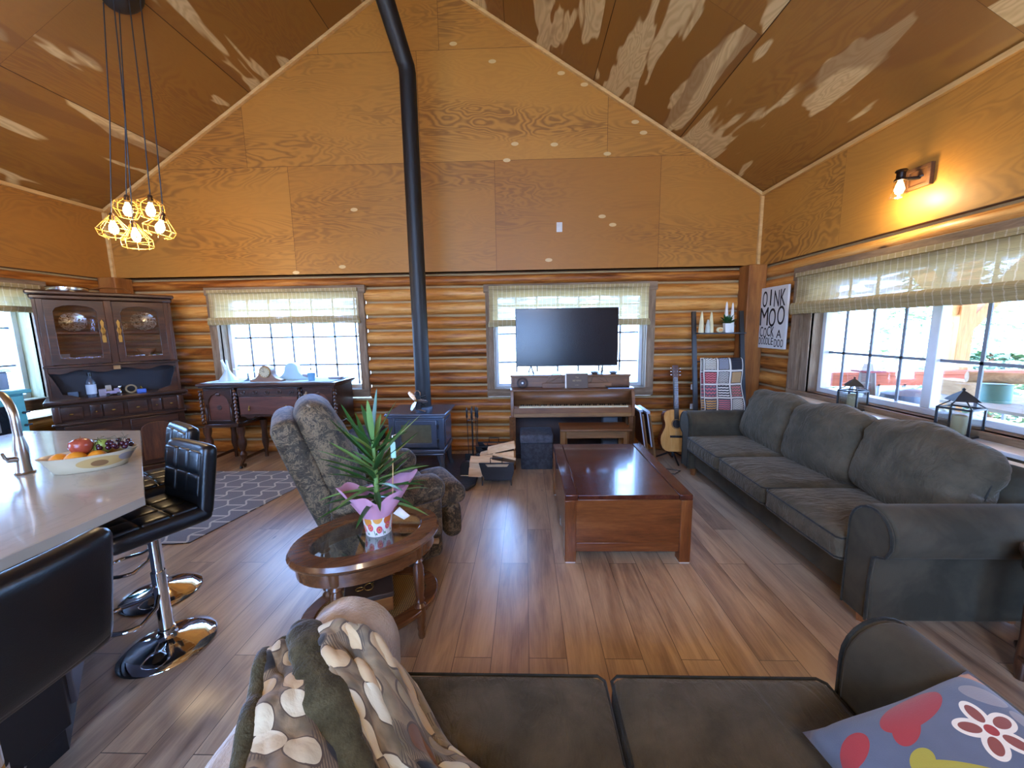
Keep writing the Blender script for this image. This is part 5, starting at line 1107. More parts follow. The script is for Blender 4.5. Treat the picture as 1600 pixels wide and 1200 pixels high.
# mantel clocks and ornaments
def mclock(name, label, x, y, s, m, face=True):
    t = thing(name, label, 'clock' if face else 'ornament', (x, y, ZT_+.007)); pr = [(-.17, 0), (.17, 0), (.17, .016), (.15, .02), (.11, .035), (.078, .07)]+[(.068*math.cos(rad(a)), .10+.068*math.sin(rad(a))) for a in range(0, 181, 15)]+[(-.078, .07), (-.11, .035), (-.15, .02), (-.17, .016)]
    mb = MB(); mb.prism([(px*s, pz*s) for px, pz in pr], 'y', -.035*s, .035*s); mb.build('case', m, t, bevel=.004)
    if face:
        mb = MB(); mb.cyl((0, -.036*s, .1*s), (0, -.042*s, .1*s), .056*s, n=32); mb.build('dial', plain('dial_cream', '#b9ae8e', .4), t); mb = MB(); mb.tube([(.057*s*math.cos(2*PI*k/28), -.041*s, .1*s+.057*s*math.sin(2*PI*k/28)) for k in range(28)], .0035, 6, closed=True); mb.build('bezel', M_BRASS, t)
        mb = MB()
        for k in range(12): a = PI*k/6; mb.bar((.042*s*math.cos(a), -.0435*s, .1*s+.042*s*math.sin(a)), (.051*s*math.cos(a), -.0435*s, .1*s+.051*s*math.sin(a)), .005, .001, (0, 1, 0))
        mb.build('hour_marks', M_BLK, t); mb = MB(); mb.bar((0, -.045*s, .1*s), (-.027*s, -.045*s, .115*s), .004, .001, (0, 1, 0)); mb.bar((0, -.045*s, .1*s), (-.012*s, -.045*s, .145*s), .003, .001, (0, 1, 0)); mb.build('hands', M_BLK, t)
    return t
mclock('mantel_clock', 'brown tambour mantel clock with cream dial on the sideboard', -3.075, 4.42, 1.12, wood('clock_wood', '#5f4334', '#80604c', '#9a7a62', 'x', .35))
mclock('tambour_ornament', 'pale blue hump shaped case behind the mantel clock', -2.87, 4.60, 1.22, plain('pale_blue_glaze', '#a9ccd8', .3), False)
t = thing('glass_compote', 'glass footed bowl with fluted rim on the sideboard', 'bowl', (-3.37, 4.5, ZT_+.007)); mgb = glass_pane('aqua_glass', (.78, .9, .94, 1), .18)
mb = MB(); mb.lathe([(.05, 0), (.012, .02), (.009, .09)], n=20); mb.build('foot', plain('smoke_glass', '#5d6b78', .15), t); mb = MB(); mb.lathe([(.01, .09), (.07, .10), (.11, .13), (.125, .155)], n=48, wob=lambda a, i: 1+(.12*math.sin(a*10) if i == 3 else 0)); mb.build('bowl', mgb, t)
t = thing('angel_vase', 'pale blue tapered vase with raised prongs at the end of the sideboard', 'vase', (-3.66, 4.55, ZT_+.007)); mb = MB(); mb.lathe([(.1, 0), (.08, .03), (.04, .09), (.02, .13), (0, .13)], n=20); mb.build('base', plain('ice_blue', '#b4cddc', .3), t); mb = MB(); mb.tube([(0, 0, .1), (-.03, 0, .18), (-.06, 0, .25)], [.018, .014, .012], 8); mb.tube([(.01, 0, .1), (.0, 0, .25)], [.015, .01], 8); mb.build('prong', plain('ice_blue_light', '#cfe0ea', .3), t)
t = thing('tin_planter', 'small blue tin pot with a thin seedling on the sideboard', 'potted plant', (-2.56, 4.45, ZT_+.007)); mb = MB(); mb.lathe([(0, 0), (.036, 0), (.044, .085), (.047, .09), (.04, .085), (0, .075)], n=20); mb.build('pot', plain('sky_blue_tin', '#6fa4c4', .4), t); mb = MB(); mb.tube([(0, 0, .07), (.004, 0, .14), (-.002, 0, .2)], .003, 6); mb.build('stem', plain('dry_stem', '#8a7c5c', .7), t)
for k in range(6): leaf(t, (0, 0, .1+.018*k), k*137, 40, .035, .007, .0, M_GREEN)
for x, y, w_, nm, lb in ((-2.70, 4.62, .13, 'camera_case', 'grey case lying behind the tin planter on the sideboard'), (-2.35, 4.62, .16, 'flat_book', 'thin grey book lying at the window end of the sideboard')):
    mb = MB(); mb.soft((0, 0, .03 if nm == 'camera_case' else .012), (w_, .09, .06 if nm == 'camera_case' else .022), .008, seg=4); o = mb.build(nm, plain(nm+'_grey', '#8a8590', .5), weld=True); tag(o, lb, nm.split('_')[-1]); o.location = (x, y, ZT_+.007)
# ---------------------------------------------------------------- ottomans
def ottoman(label, x, y, w_=.38, m1=M_GREYF, m2=M_GREYF2, h=.41):
    t = thing('storage_ottoman', label, 'ottoman', (x, y, 0), 0, 'grey linen storage cubes'); mb = MB(); mb.soft((0, 0, .155), (w_-.015, w_-.015, .31), .012, seg=5); mb.build('box', m1, t, weld=True); mb = MB(); mb.soft((0, 0, .36), (w_, w_, .1), .022, (0, 0, .01), 8); mb.build('lid', m2, t, weld=True); return t
ot = ottoman('grey linen storage ottoman in front of the piano', .114, 4.40)
dup(ot, (-2.0, 4.55, 0), None, 'grey linen storage ottoman beside the sideboard behind the recliner')
def glyphs(body, cells, m, parent, M, nm='lettering', off=.006, depth=.0012):
    """each character stretched to its cell (x0, x1, z0, z1); one mesh per word"""
    mb = MB(); mb.M = M
    for ch, (a, b, z0, z1) in zip(body, cells):
        if ch == ' ': continue
        cu = bpy.data.curves.new('tmp', 'FONT'); cu.body = ch; cu.size = 1; cu.extrude = 0; cu.offset = off
        o = bpy.data.objects.new('tmp', cu); COL.objects.link(o); bpy.context.view_layer.update()
        me = bpy.data.meshes.new_from_object(o.evaluated_get(bpy.context.evaluated_depsgraph_get()))
        vs = [v.co.copy() for v in me.vertices]; me.calc_loop_triangles(); fs = [tuple(p.vertices) for p in me.loop_triangles]
        bpy.data.objects.remove(o); bpy.data.curves.remove(cu)
        if not vs: continue
        x0 = min(v.x for v in vs); x1 = max(v.x for v in vs); y0 = min(v.y for v in vs); y1 = max(v.y for v in vs)
        mb.add([(a+(v.x-x0)/max(1e-6, x1-x0)*(b-a), 0, z0+(v.y-y0)/max(1e-6, y1-y0)*(z1-z0)) for v in vs], fs)
    return mb.build(nm, m, parent, smooth=False, solid=depth)
# ---------------------------------------------------------------- piano and television
PX0, PX1, PY = -.175, 1.21, 4.20
t = thing('upright_piano', 'brown walnut upright piano under the television', 'piano', (0, 0, 0))
mb = MB(); mb.bx(PX0+.035, PX1-.035, 4.64, 4.82, .06, 1.045); mb.bx(PX0+.035, PX1-.035, 4.48, 4.64, .66, 1.045); mb.build('case_back', M_PIANOD, t)
mb = MB(); mb.bx(PX0-.01, PX1+.01, 4.42, 4.85, 1.045, 1.07); mb.build('lid', M_PIANO, t, bevel=.006)
for x0, x1 in ((PX0, PX0+.035), (PX1-.035, PX1)):
    mb = MB(); mb.prism([(4.85, 0), (4.45, 0), (4.45, .62), (4.20, .62), (4.19, .78), (4.24, .915), (4.44, .925), (4.44, 1.045), (4.85, 1.045)], 'x', x0, x1); mb.build('side_panel', M_PIANO, t, bevel=.004)
mb = MB(); mb.bx(PX0+.035, PX1-.035, 4.44, 4.46, .93, 1.045); mb.build('music_desk_panel', M_PIANO, t)
mb = MB(); mb.bx(PX0-.005, PX1+.005, 4.255, 4.46, .905, .925); mb.build('music_shelf', M_PIANO, t, bevel=.004)
mb = MB(); mb.add([(PX0+.035, 4.262, .905), (PX1-.035, 4.262, .905), (PX1-.035, 4.275, .745), (PX0+.035, 4.275, .745)], [(0, 3, 2, 1)]); mb.build('fallboard', M_PIANO, t, solid=.006)
mb = MB(); mb.bx(PX0+.035, PX1-.035, 4.195, 4.215, .66, .725); mb.build('key_slip', M_PIANO, t, bevel=.004)
mb = MB(); mb.bx(PX0+.035, PX1-.035, 4.19, 4.48, .62, .665); mb.build('key_bed', wood('piano_light', '#5c3d20', '#7c5a34', '#94703f', 'x', .4), t, bevel=.006)
for s in (0, 1):
    a, b = ((PX0+.035, -.08), (1.14, PX1-.035))[s]; mb = MB(); mb.bx(a, b, 4.215, 4.33, .665, .748); mb.build('key_block', M_PIANO, t, bevel=.004)
mb = MB(); nk = 52; kw = 1.22/nk
for i in range(nk): mb.bx(-.08+kw*i+.0008, -.08+kw*(i+1)-.0008, 4.213, 4.34, .70, .742)
mb.build('white_keys', plain('ivory', '#d6c8a0', .3), t, smooth=False)
mb = MB()
for i in range(nk):
    if i % 7 in (0, 1, 3, 4, 5): mb.bx(-.08+kw*(i+1)-.006, -.08+kw*(i+1)+.006, 4.245, 4.34, .742, .757)
mb.build('black_keys', M_BLKG, t, smooth=False)
for x in (PX0, PX1-.035):
    mb = MB(); mb.tube([(x+.018, 4.235, 0), (x+.018, 4.235, .62)], [.03, .036], 4); mb.build('leg', M_PIANO, t, ang=20); mb = MB(); mb.bx(x, x+.035, 4.2, 4.5, 0, .05); mb.build('toe', M_PIANO, t, bevel=.004)
mb = MB(); mb.bx(PX0+.035, PX1-.035, 4.615, 4.635, .06, .62); mb.build('lower_panel', M_PIANOD, t)
mb = MB(); mb.bx(PX0+.035, PX1-.035, 4.60, 4.64, 0, .06); mb.build('bottom_rail', M_PIANOD, t)
for x0 in (.235, .735):
    mb = MB(); sg = 1 if x0 < .5 else -1
    w0, w1 = x0, x0+.0
t2 = thing('music_stand', 'wire music rest standing on the piano behind the brown book', 'music stand', (0, 4.38, .926))
mb = MB(); mb.tube([(.20, 0, .01), (.27, .02, .12), (.31, .025, .155), (.40, .025, .155), (.43, .0, .01)], .004, 6); mb.tube([(.40, .025, .13), (.22, 0, .04)], .003, 6)
mb.tube([(1.0-.02, 0, .01), (.91, .02, .12), (.87, .025, .155), (.78, .025, .155), (.74, 0, .01)], .004, 6); mb.tube([(.78, .025, .13), (.95, 0, .04)], .003, 6); mb.build('wire_frame', plain('bronze_wire', '#6e5540', .4, .6), t2)
mb = MB(); mb.bx(.19, .985, -.006, .006, 0, .055); mb.build('ledge', M_PIANO, t2, bevel=.003)
t = thing('music_book', 'brown hardcover music book propped on the piano', 'book', (.585, 4.335, .926))
mb = MB(); mb.M = Rt(-8, 'X'); mb.bx(-.125, .125, 0, .02, 0, .168); mb.build('cover', plain('brown_cover', '#54402f', .6), t, bevel=.002)
mb = MB(); mb.M = Rt(-8, 'X'); mb.bx(-.135, -.121, -.002, .018, .0, .16); mb.build('page_edge', M_PAPER, t)
mg_ = plain('gilt_print', '#a08658', .5)
MX = Mx.Translation((0, -.004, 0))@Rt(-8, 'X')@Rt(90, 'X')
def line(b, cx, z, w_, h):
    n = len(b); cw = w_/n; glyphs(b, [(cx-w_/2+cw*i+cw*.1, cx-w_/2+cw*(i+1)-cw*.1, z, z+h*(1 if ch.isupper() or ch == 'h' else .7)) for i, ch in enumerate(b)], mg_, t, Rt(-8, 'X')@T(0, -.0015, 0), off=0, depth=.0006)
line('The', 0, .115, .036, .02); line('BEYERS', 0, .078, .10, .018); line('REVISED', 0, .032, .045, .007)
t = thing('television', 'black flat screen television on thin legs on top of the piano', 'television', (.494, 4.60, 1.07))
mb = MB(); mb.bx(-.61, .61, -.0, .03, .085, .775); mb.build('housing', plain('tv_black', '#0c0c0e', .4), t, bevel=.006)
mb = MB(); mb.bx(-.604, .604, -.004, .0, .098, .768); mb.build('screen', M_TVS, t)
for s in (-1, 1):
    mb = MB(); mb.bar((s*.43, .01, .09), (s*.40, -.09, .004), .014, .006); mb.bar((s*.43, .01, .09), (s*.46, .13, .004), .014, .006); mb.build('leg', M_BLK, t)
t = thing('metronome_disc', 'round wire ornament with a small white square at the end of the piano', 'ornament', (-.04, 4.375, .926)); mb = MB(); 
for r in (.05, .062): mb.tube([(r*math.cos(2*PI*k/24), 0, .06+r*math.sin(2*PI*k/24)*.95) for k in range(24)], .004, 6, closed=True)
mb.build('ring', M_BLK, t); mb = MB(); mb.cyl((0, -.01, .06), (0, .01, .06), .03); mb.build('hub', plain('dark_purple', '#2b1c24', .4), t); mb = MB(); mb.cb((0, -.012, .062), (.02, .003, .02)); mb.build('centre_square', M_WHITE, t)
for x, lb in ((.81, 'small dark bowl on the piano lid under the television'), (1.03, 'small dark bowl on the piano lid past the end of the television')):
    mb = MB(); mb.lathe([(0, 0), (.03, 0), (.045, .018), (.055, .024), (.05, .024), (.028, .008), (0, .006)], n=20); o = mb.build('small_bowl', plain('dark_ceramic', '#4c4a48', .4)); tag(o, lb, 'bowl'); o.location = (x, 4.5, 1.07)
mp = plain('magazine_blue', '#8fa2bc', .25)
mb = MB(); mb.cb((0, 0, .005), (.29, .13, .01)); o = mb.build('magazine', mp, bevel=.002); tag(o, 'pale shiny magazine lying on the end of the piano shelf', 'magazine'); o.location = (1.07, 4.33, .926)
mb = MB(); mb.cb((0, 0, .006), (.26, .12, .011)); o = mb.build('notebook', M_BLKG, bevel=.002); tag(o, 'thin dark notebook on top of the pale magazine', 'notebook'); o.location = (1.04, 4.345, .937)
t = thing('piano_bench', 'wooden piano bench behind the coffee table', 'bench', (0, 0, 0)); mb = MB(); mb.bx(.36, 1.10, 3.90, 4.22, .53, .553); mb.build('seat', M_PIANO, t, bevel=.006)
mb = MB(); mb.bx(.40, 1.06, 3.935, 3.955, .45, .53); mb.bx(.40, 1.06, 4.165, 4.185, .45, .53); mb.bx(.40, .42, 3.94, 4.18, .45, .53); mb.bx(1.04, 1.06, 3.94, 4.18, .45, .53); mb.build('apron', wood('bench_wood', '#5c3d20', '#7f5a34', '#96703f', 'x', .4), t)
for x in (.405, 1.055):
    for y in (3.945, 4.175): mb = MB(); mb.tube([(x, y, 0), (x, y, .53)], [.022, .03], 4); mb.build('leg', wood('bench_leg', '#5c3d20', '#7f5a34', '#96703f', 'z', .4), t, ang=20)
mb = MB(); mb.soft((0, 0, .3), (.17, .12, .6), .008, seg=4); o = mb.build('grey_box', plain('grey_card', '#454b50', .7), weld=True); tag(o, 'tall grey box standing between the piano bench and piano', 'box'); o.location = (.965, 4.36, 0)
# folded tray tables leaning beside the piano
for k, (x, lb) in enumerate([(1.30, 'folded dark wooden tray table leaning against the piano side'), (1.375, 'folded dark wooden tray table leaning on the first, nearer the guitar')]):
    t = thing('folding_tray_table', lb, 'tray table', (x, 4.25, 0), rad(90), 'folded tray tables by the piano')
    t.rotation_euler = (rad(0), rad(0), rad(0)); t.matrix_world = T(x+.06, 4.28, 0)@Rt(-9, 'Y')
    mb = MB(); mb.bx(-.012, .012, -.17, .17, .30, .72-.02*k); mb.build('tray', M_WALNUTZ, t, bevel=.008)
    mb = MB(); mb.bx(-.016, -.004, -.175, -.165, .3, .72-.02*k); mb.bx(-.018, .018, -.18, .18, .70-.02*k, .725-.02*k); mb.build('rim', plain('satin_edge', '#9fb0c4', .3), t)
    for s in (-1, 1): mb = MB(); mb.bar((.018, s*.15, .012), (.018, s*.15, .66), .022, .014); mb.build('leg', wood('tray_leg', '#4a3520', '#6e5232', '#8a6c44', 'z', .4), t)
# ---------------------------------------------------------------- guitar
t = thing('acoustic_guitar', 'blond top acoustic guitar on a stand beside the sofa arm', 'guitar'); t.matrix_world = T(1.76, 4.36, .155)@Rt(-12, 'X')@Rt(1, 'Y')
hw = [(0, .10), (.01, .14), (.04, .175), (.09, .196), (.14, .20), (.19, .19), (.24, .162), (.28, .142), (.31, .136), (.34, .138), (.38, .15), (.42, .152), (.46, .14), (.48, .115), (.492, .07), (.495, .0)]
L_ = [(w_, z) for z, w_ in hw]; body = [(-w_, z) for w_, z in L_][::-1]+L_; body = [(x*.96, z) for x, z in body]
mb = MB(); mb.prism(body, 'y', .004, .10); mb.build('body', wood('guitar_side', '#3a160c', '#5c2616', '#74341e', 'z', .25), t, bevel=.004)
mb = MB(); mb.prism([(x*.985, .003+z*.99) for x, z in body], 'y', -.002, .004); mb.build('soundboard', wood('spruce_top', '#b9783a', '#d29a54', '#dfb070', 'z', .25, coat=.3, bump=.02), t)
mb = MB(); mb.cyl((0, -.0035, .325), (0, .0, .325), .05, n=32); mb.build('soundhole', M_BLK, t); mb = MB(); mb.tube([(.058*math.cos(2*PI*k/32), -.003, .325+.058*math.sin(2*PI*k/32)) for k in range(32)], .003, 6, closed=True); mb.build('rosette', M_WALNUT, t)
mb = MB(); mb.prism([(.045, .25), (.1, .23), (.12, .27), (.09, .33), (.06, .37), (.055, .34), (.058, .3)], 'y', -.0035, -.001); mb.build('pickguard', M_BLKG, t)
mb = MB(); mb.bx(-.08, .08, -.012, -.001, .165, .19); mb.build('bridge', M_BLK, t, bevel=.003)
mb = MB(); mb.prism([(-.027, .38), (.027, .38), (.022, .87), (-.022, .87)], 'y', -.012, .0); mb.prism([(-.024, .49), (.024, .49), (.022, .87), (-.022, .87)], 'y', .0, .022); nk_ = mb.build('neck', plain('rosewood', '#2c2622', .35), t)
mb = MB()
for i in range(15): z = .87-.03*i*(1-.012*i); mb.bx(-.0235, .0235, -.0135, -.012, z-.001, z+.001)
mb.build('frets', M_SILVER, nk_)
mb = MB()
for i in range(6): x = -.018+.0072*i; mb.bar((x*1.2, -.0145, .18), (x, -.0145, .87), .0009, .0009)
mb.build('strings', M_STEEL, t)
mb = MB(); mb.prism([(-.024, .87), (.024, .87), (.034, .92), (.03, 1.02), (-.03, 1.02), (-.034, .92)], 'y', -.006, .012); hd = mb.build('headstock', plain('head_rosewood', '#4a2c22', .3), t)
for s in (-1, 1):
    for z in (.905, .945, .985): mb = MB(); mb.cyl((s*.028, .0, z), (s*.047, 0, z), .004, n=8); mb.ball((s*.052, 0, z), (.009, .006, .008), 8, 6); mb.cyl((s*.018, -.012, z), (s*.018, -.005, z), .004, n=8); mb.build('tuning_peg', M_SILVER, hd)
t = thing('guitar_stand', 'black tripod stand holding the acoustic guitar', 'guitar stand', (1.76, 4.50, 0))
mb = MB(); mb.cyl((0, 0, .04), (0, .11, .6), .011); mb.build('post', M_BLK, t)
for a in (-90, 30, 150): mb = MB(); mb.tube([(0, 0, .12), (.2*math.cos(rad(a)), .2*math.sin(rad(a)), .012)], .01, 8); mb.build('leg', M_BLK, t)
mb = MB(); mb.tube([(-.1, -.25, .15), (-.1, -.24, .13), (-.08, 0.0, .13), (.08, 0, .13), (.1, -.24, .13), (.1, -.25, .15)], .008, 8); mb.build('cradle', M_BLK, t)
# ---------------------------------------------------------------- ladder shelf with things on it
t = thing('ladder_shelf', 'black ladder shelf leaning in the corner by the post', 'shelf', (0, 0, 0))
for x in (2.0, 2.555): mb = MB(); mb.bar((x, 4.38, 0), (x, 4.66, 1.78), .03, .05, (1, 0, 0)); mb.build('rail', M_BLK, t, bevel=.003)
for z, y in ((1.53, 4.62), (1.20, 4.57), (.62, 4.48)):
    mb = MB(); mb.bx(2.015, 2.54, y-(.13 if z > 1.5 else .012), y+(.06 if z > 1.5 else .012), z-.015, z); mb.build('shelf_board' if z > 1.5 else 'rung', M_BLK, t, bevel=.003)
mb = MB(); mb.bx(2.015, 2.54, 4.50, 4.52, .3, .33); mb.build('rung', M_BLK, t)
for z in (1.14, .88, .64): mb = MB(); mb.cb((2.03, 4.63-.0, z), (.05, .03, .06)); mb.build('white_clip', M_WHITE, t)
ZS = 1.531; 
for k, (x, h, y, m_, lb) in enumerate([(2.055, .25, 4.56, M_CREAM, 'tall cream cone candle at the outer end of the ladder shelf'), (2.115, .155, 4.53, plain('speckled_cone', '#b9bcae', .5, var=.3), 'short speckled grey cone between the two tall ones'), (2.17, .245, 4.57, M_CREAM, 'tall cream cone candle next to the shell ornament'), (2.375, .36, 4.64, M_WHITE, 'white cone rising behind the little potted plant'), (2.445, .35, 4.64, M_WHITE, 'white cone behind the plant, beside the ladder rail')]):
    mb = MB(); mb.lathe([(0, 0), (.028, 0), (.03, .01), (.022, h*.5), (.01, h*.92), (.004, h*.98), (0, h)], n=18); o = mb.build('cone_candle', m_); tag(o, lb, 'candle', 'cones on the ladder shelf'); o.location = (x, y, ZS)
t = thing('shell_ornament', 'small round agate slice with orange centre on the ladder shelf', 'ornament', (2.255, 4.53, ZS)); mb = MB(); mb.ball((0, 0, .032), (.042, .018, .032), 16, 10); mb.build('rim', M_CREAM, t, ang=180); mb = MB(); mb.ball((.002, -.012, .03), (.024, .01, .018), 14, 8); mb.build('centre', plain('agate_orange', '#c98a4a', .3), t, ang=180)
t = thing('small_potted_plant', 'bushy green plant in a faceted white pot on the ladder shelf', 'potted plant', (2.35, 4.54, ZS)); mb = MB(); mb.tube([(0, 0, 0), (0, 0, .105)], [.038, .055], 6); mb.build('pot', M_WHITE, t, ang=20)
rr = random.Random(8)
for k in range(46): leaf(t, (rr.uniform(-.02, .02), rr.uniform(-.02, .02), .1), k*137.5, rr.uniform(10, 88), rr.uniform(.07, .14), .017, .01, M_GREEN)
t = thing('granny_square_blanket', 'patchwork granny square blanket hanging over the ladder rung', 'blanket'); 
def gb(u, q):
    x = 2.075+.44*u+.012*math.sin(q*9)*u; z = 1.245-.62*q; y = 4.50-.10*q*.9+.012*math.sin(u*14+q*3)+.012*NZ.noise(V((u*3, q*5, 0)))
    if q < .04: y += .04*(1-q/.04); z = 1.22+.02*math.sin(q/.04*PI/2)
    return (x, y-.0, z)
mb = MB(); mb.grid(gb, 40, 50); mb.build('blanket_face', M_GRAN, t, ang=180, solid=.012)
def gb2(u, q): x, y, z = gb(u*.3-.03, q*.96+.03); return (x-.012, y+.03, z)
mb = MB(); mb.grid(gb2, 10, 30); mb.build('folded_layer', M_GRAN, t, ang=180, solid=.012)
# ---------------------------------------------------------------- wall sign
t = thing('farm_sign', 'white canvas sign lettered OINK MOO COCK A DOODLE DOO on the log wall', 'sign'); t.matrix_world = Mx.Translation((XR-.055, 4.455, 1.69))@Rt(-90, 'Z')
mb = MB(); mb.bx(-.235, .235, -.012, .012, -.345, .345); mb.build('canvas', plain('sign_white', '#d4d2cc', .7, var=.06), t)
mk = plain('sign_ink', '#1b1a1a', .7)
def word(s, x0, x1, z0, z1, tilt=None):
    n = len(s); w_ = (x1-x0)/n; wt = {'I': .2, 'M': 1.0}; cells = []
    for i, ch in enumerate(s):
        k = wt.get(ch, .82)*w_/2; cx = x0+w_*(i+.5); dz = (tilt or [0]*n)[i]; cells.append((cx-k, cx+k, z0+dz, z1+dz))
    glyphs(s, cells, mk, t, T(0, -.0145, 0), off=0)
word('OINK', -.20, .215, .125, .305, [.0, .012, -.005, 0]); word('MOO', -.215, .225, -.085, .12, [.0, -.015, .005]); word('COCK', -.205, .06, -.215, -.10, [0, -.012, .005, 0]); word('A', .09, .19, -.225, -.135); word('DOODLE', -.215, .055, -.305, -.225); word('DOO', .065, .225, -.325, -.24)
# ---------------------------------------------------------------- lanterns on the sill
mb = MB(); mb.bx(XR-.20, XR+.02, 1.4, 4.0, .86, .885); o = mb.build('window_ledge', M_VINYL, bevel=.004); struct(o); o.name = 'trim_9'
def lantern(label, x, y, z, h, w_):
    t = thing('candle_lantern', label, 'lantern', (x, y, z), rad(20), 'black metal candle lanterns on the window ledge'); b = .6*h
    mb = MB(); mb.bx(-w_/2, w_/2, -w_/2, w_/2, 0, .012); mb.build('base', M_BLK, t, bevel=.002)
    mb = MB(); r = .0055
    for sx_ in (-1, 1):
        for sy_ in (-1, 1):
            p = w_/2-r; mb.bx(sx_*p-r, sx_*p+r, sy_*p-r, sy_*p+r, 0, b); mb.tube([(sx_*p, sy_*p, b), (sx_*p*.35, sy_*p*.35, b+.16*h)], .004, 5)
    for s in (-1, 1): mb.bx(-w_/2, w_/2, s*(w_/2-r)-r, s*(w_/2-r)+r, b-.012, b); mb.bx(s*(w_/2-r)-r, s*(w_/2-r)+r, -w_/2, w_/2, b-.012, b)
    mb.build('frame', M_BLK, t)
    mb = MB(); mb.lathe([(w_*.52, b+.13*h), (w_*.3, b+.24*h), (.02, b+.31*h), (.006, b+.34*h), (.01, b+.37*h), (0, b+.4*h)], n=4); mb.build('roof', M_BLK, t, ang=30)
    mb = MB(); q = w_/2-.006
    for s in (-1, 1): mb.bx(-q, q, s*q-.001, s*q+.001, .015, b-.012); mb.bx(s*q-.001, s*q+.001, -q, q, .015, b-.012)
    mb.build('glass_panes', M_LGLASS, t)
    mb = MB(); mb.lathe([(0, 0), (.034, 0), (.036, .005), (.036, .115), (.028, .12), (0, .112)], (0, 0, .013), 20); cd = mb.build('candle', M_CREAM); cd.matrix_world = Mx.Translation((x, y, z)); tag(cd, 'cream pillar candle inside '+('the taller lantern' if h > .29 else 'the smaller lantern by the obelisk'), 'candle', 'pillar candles in the lanterns')
    return t
lantern('small black metal candle lantern on the ledge beside the window jamb', 2.755, 3.25, .886, .28, .15)
lantern('larger black metal candle lantern on the ledge behind the sofa cushions', 2.755, 2.45, .886, .31, .165)
# ---------------------------------------------------------------- wood stove
mb = MB(); mb.prism([(-1.78, 3.63), (-.60, 3.63), (-.535, 3.76), (-.535, 4.72), (-1.84, 4.72), (-1.84, 3.76)], 'z', 0, .03); o = mb.build('hearth_pad', M_SLATE, bevel=.008); tag(o, 'dark slate hearth pad under the wood stove', 'hearth')
SX, SY = -1.185, 3.96
t = thing('wood_stove', 'blue black cast iron wood stove with a tall black flue pipe', 'stove', (SX, SY, .03))
mb = MB(); mb.bx(-.285, .285, .02, .46, .30, .645); mb.build('firebox', M_STOVE, t, bevel=.012)
mb = MB(); mb.bx(-.33, .33, -.04, .50, .672, .70); mb.bx(-.31, .31, -.02, .48, .645, .672); mb.build('top_plate', M_STOVE, t, bevel=.01)
mb = MB(); mb.bx(-.30, .30, -.01, .47, .255, .30); mb.bx(-.29, .29, .0, .46, .225, .255); mb.build('bottom_ledge', M_STOVE, t, bevel=.012)
mb = MB(); mb.ring([(-.225, .325), (.225, .325), (.225, .625), (-.225, .625)], [(-.165, .375), (.165, .375), (.165, .575), (-.165, .575)], 'y', -.02, .02); dd = mb.build('door', M_STOVE, t, bevel=.008)
mgl = NT('sooty_glass'); vv = mgl.co(); mgl.P(Base_Color=mgl.mix(mgl.noise(vv, 14, 4), '#4c4c3a', '#787660'), Roughness=.12, Coat_Weight=.5)
mb = MB(); mb.bx(-.17, .17, .0, .006, .37, .58); mb.build('glass', mgl.m, dd)
mb = MB()
for z in (.40, .55): mb.cyl((.235, -.015, z-.02), (.235, -.015, z+.02), .012)
mb.build('hinge', M_BLK, dd); mb = MB(); mb.tube([(-.225, -.015, .47), (-.25, -.05, .47), (-.25, -.06, .42)], [.01, .01, .013], 8); mb.build('door_handle', M_SILVER, dd)
for a, b in ((-.3, -.235), (.24, .3)): mb = MB(); mb.bx(a, b, .0, .02, .3, .645); mb.build('front_stile', M_STOVE, t, bevel=.006)
mb = MB(); mb.bx(.285, .30, .08, .4, .34, .60); mb.build('side_shield', M_STOVE, t, bevel=.004)
for x in (-.24, .24):
    for y in (.04, .42): mb = MB(); sx_ = math.copysign(1, x); mb.tube([(x+sx_*.045, y-.02 if y < .2 else y+.02, 0), (x+sx_*.025, y, .06), (x, y, .23)], [.03, .022, .05], 8); mb.build('leg', M_STOVE, t)
mb = MB(); mb.lathe([(.10, 0), (.10, .025), (.088, .03)], (.02, .27, .70)); mb.build('flue_collar', M_STOVE, t)
mb = MB(); mb.cyl((.02, .27, .70), (.02, .27, 4.17), .084, n=28); ze = 4.17
pts = [(.02, .27, ze), (.015, .262, ze+.05), (.0, .235, ze+.10), (-.16, -.72, ze+.95), (-.20, -.95, ze+1.16)]; mb.tube([(.02, .27, ze-.02)]+pts[1:], .084, 28); mb.build('flue_pipe', M_PIPE, t, ang=60)
# heat fan
t = thing('stove_fan', 'small heat powered fan with three silver blades on the stove top', 'fan', (SX+.01, SY+.07, .731))
mb = MB(); mb.tube([(-.06, 0, .004), (-.03, 0, .014), (0, 0, .02), (.03, 0, .014), (.06, 0, .004)], .008, 8, flat=.6); mb.build('foot', M_SILVER, t)
mb = MB(); mb.bx(-.022, .022, .0, .02, .018, .13); mb.build('body', M_BLK, t, bevel=.003)
mb = MB()
for k in range(5): mb.bar((.0, .01, .035+.02*k), (.06, .02, .052+.02*k), .03, .0025)
mb.build('cooling_fin', M_BLK, t)
mb = MB(); mb.tube([(-.022, .01, .13), (-.022, .01, .155), (-.012, .01, .17), (.008, .01, .17), (.02, .01, .155), (.02, .01, .13)], .004, 6); mb.build('handle', M_SILVER, t)
for a in (128, 240, -5):
    mb = MB(); mb.M = T(-.005, -.02, .095)@Rt(-a, 'Y')@Rt(25, 'X'); mb.soft((.05, 0, 0), (.085, .003, .034), .0015, seg=8, fn=lambda e: V((e.x, e.y, e.z*math.sqrt(max(.05, 1-(e.x/.046)**2))))); mb.build('blade', M_SILVER, t, weld=True)
mb = MB(); mb.cyl((-.005, -.03, .095), (-.005, .0, .095), .009); mb.build('hub', M_BRASS, t)
t.scale = (1.35, 1.35, 1.35)
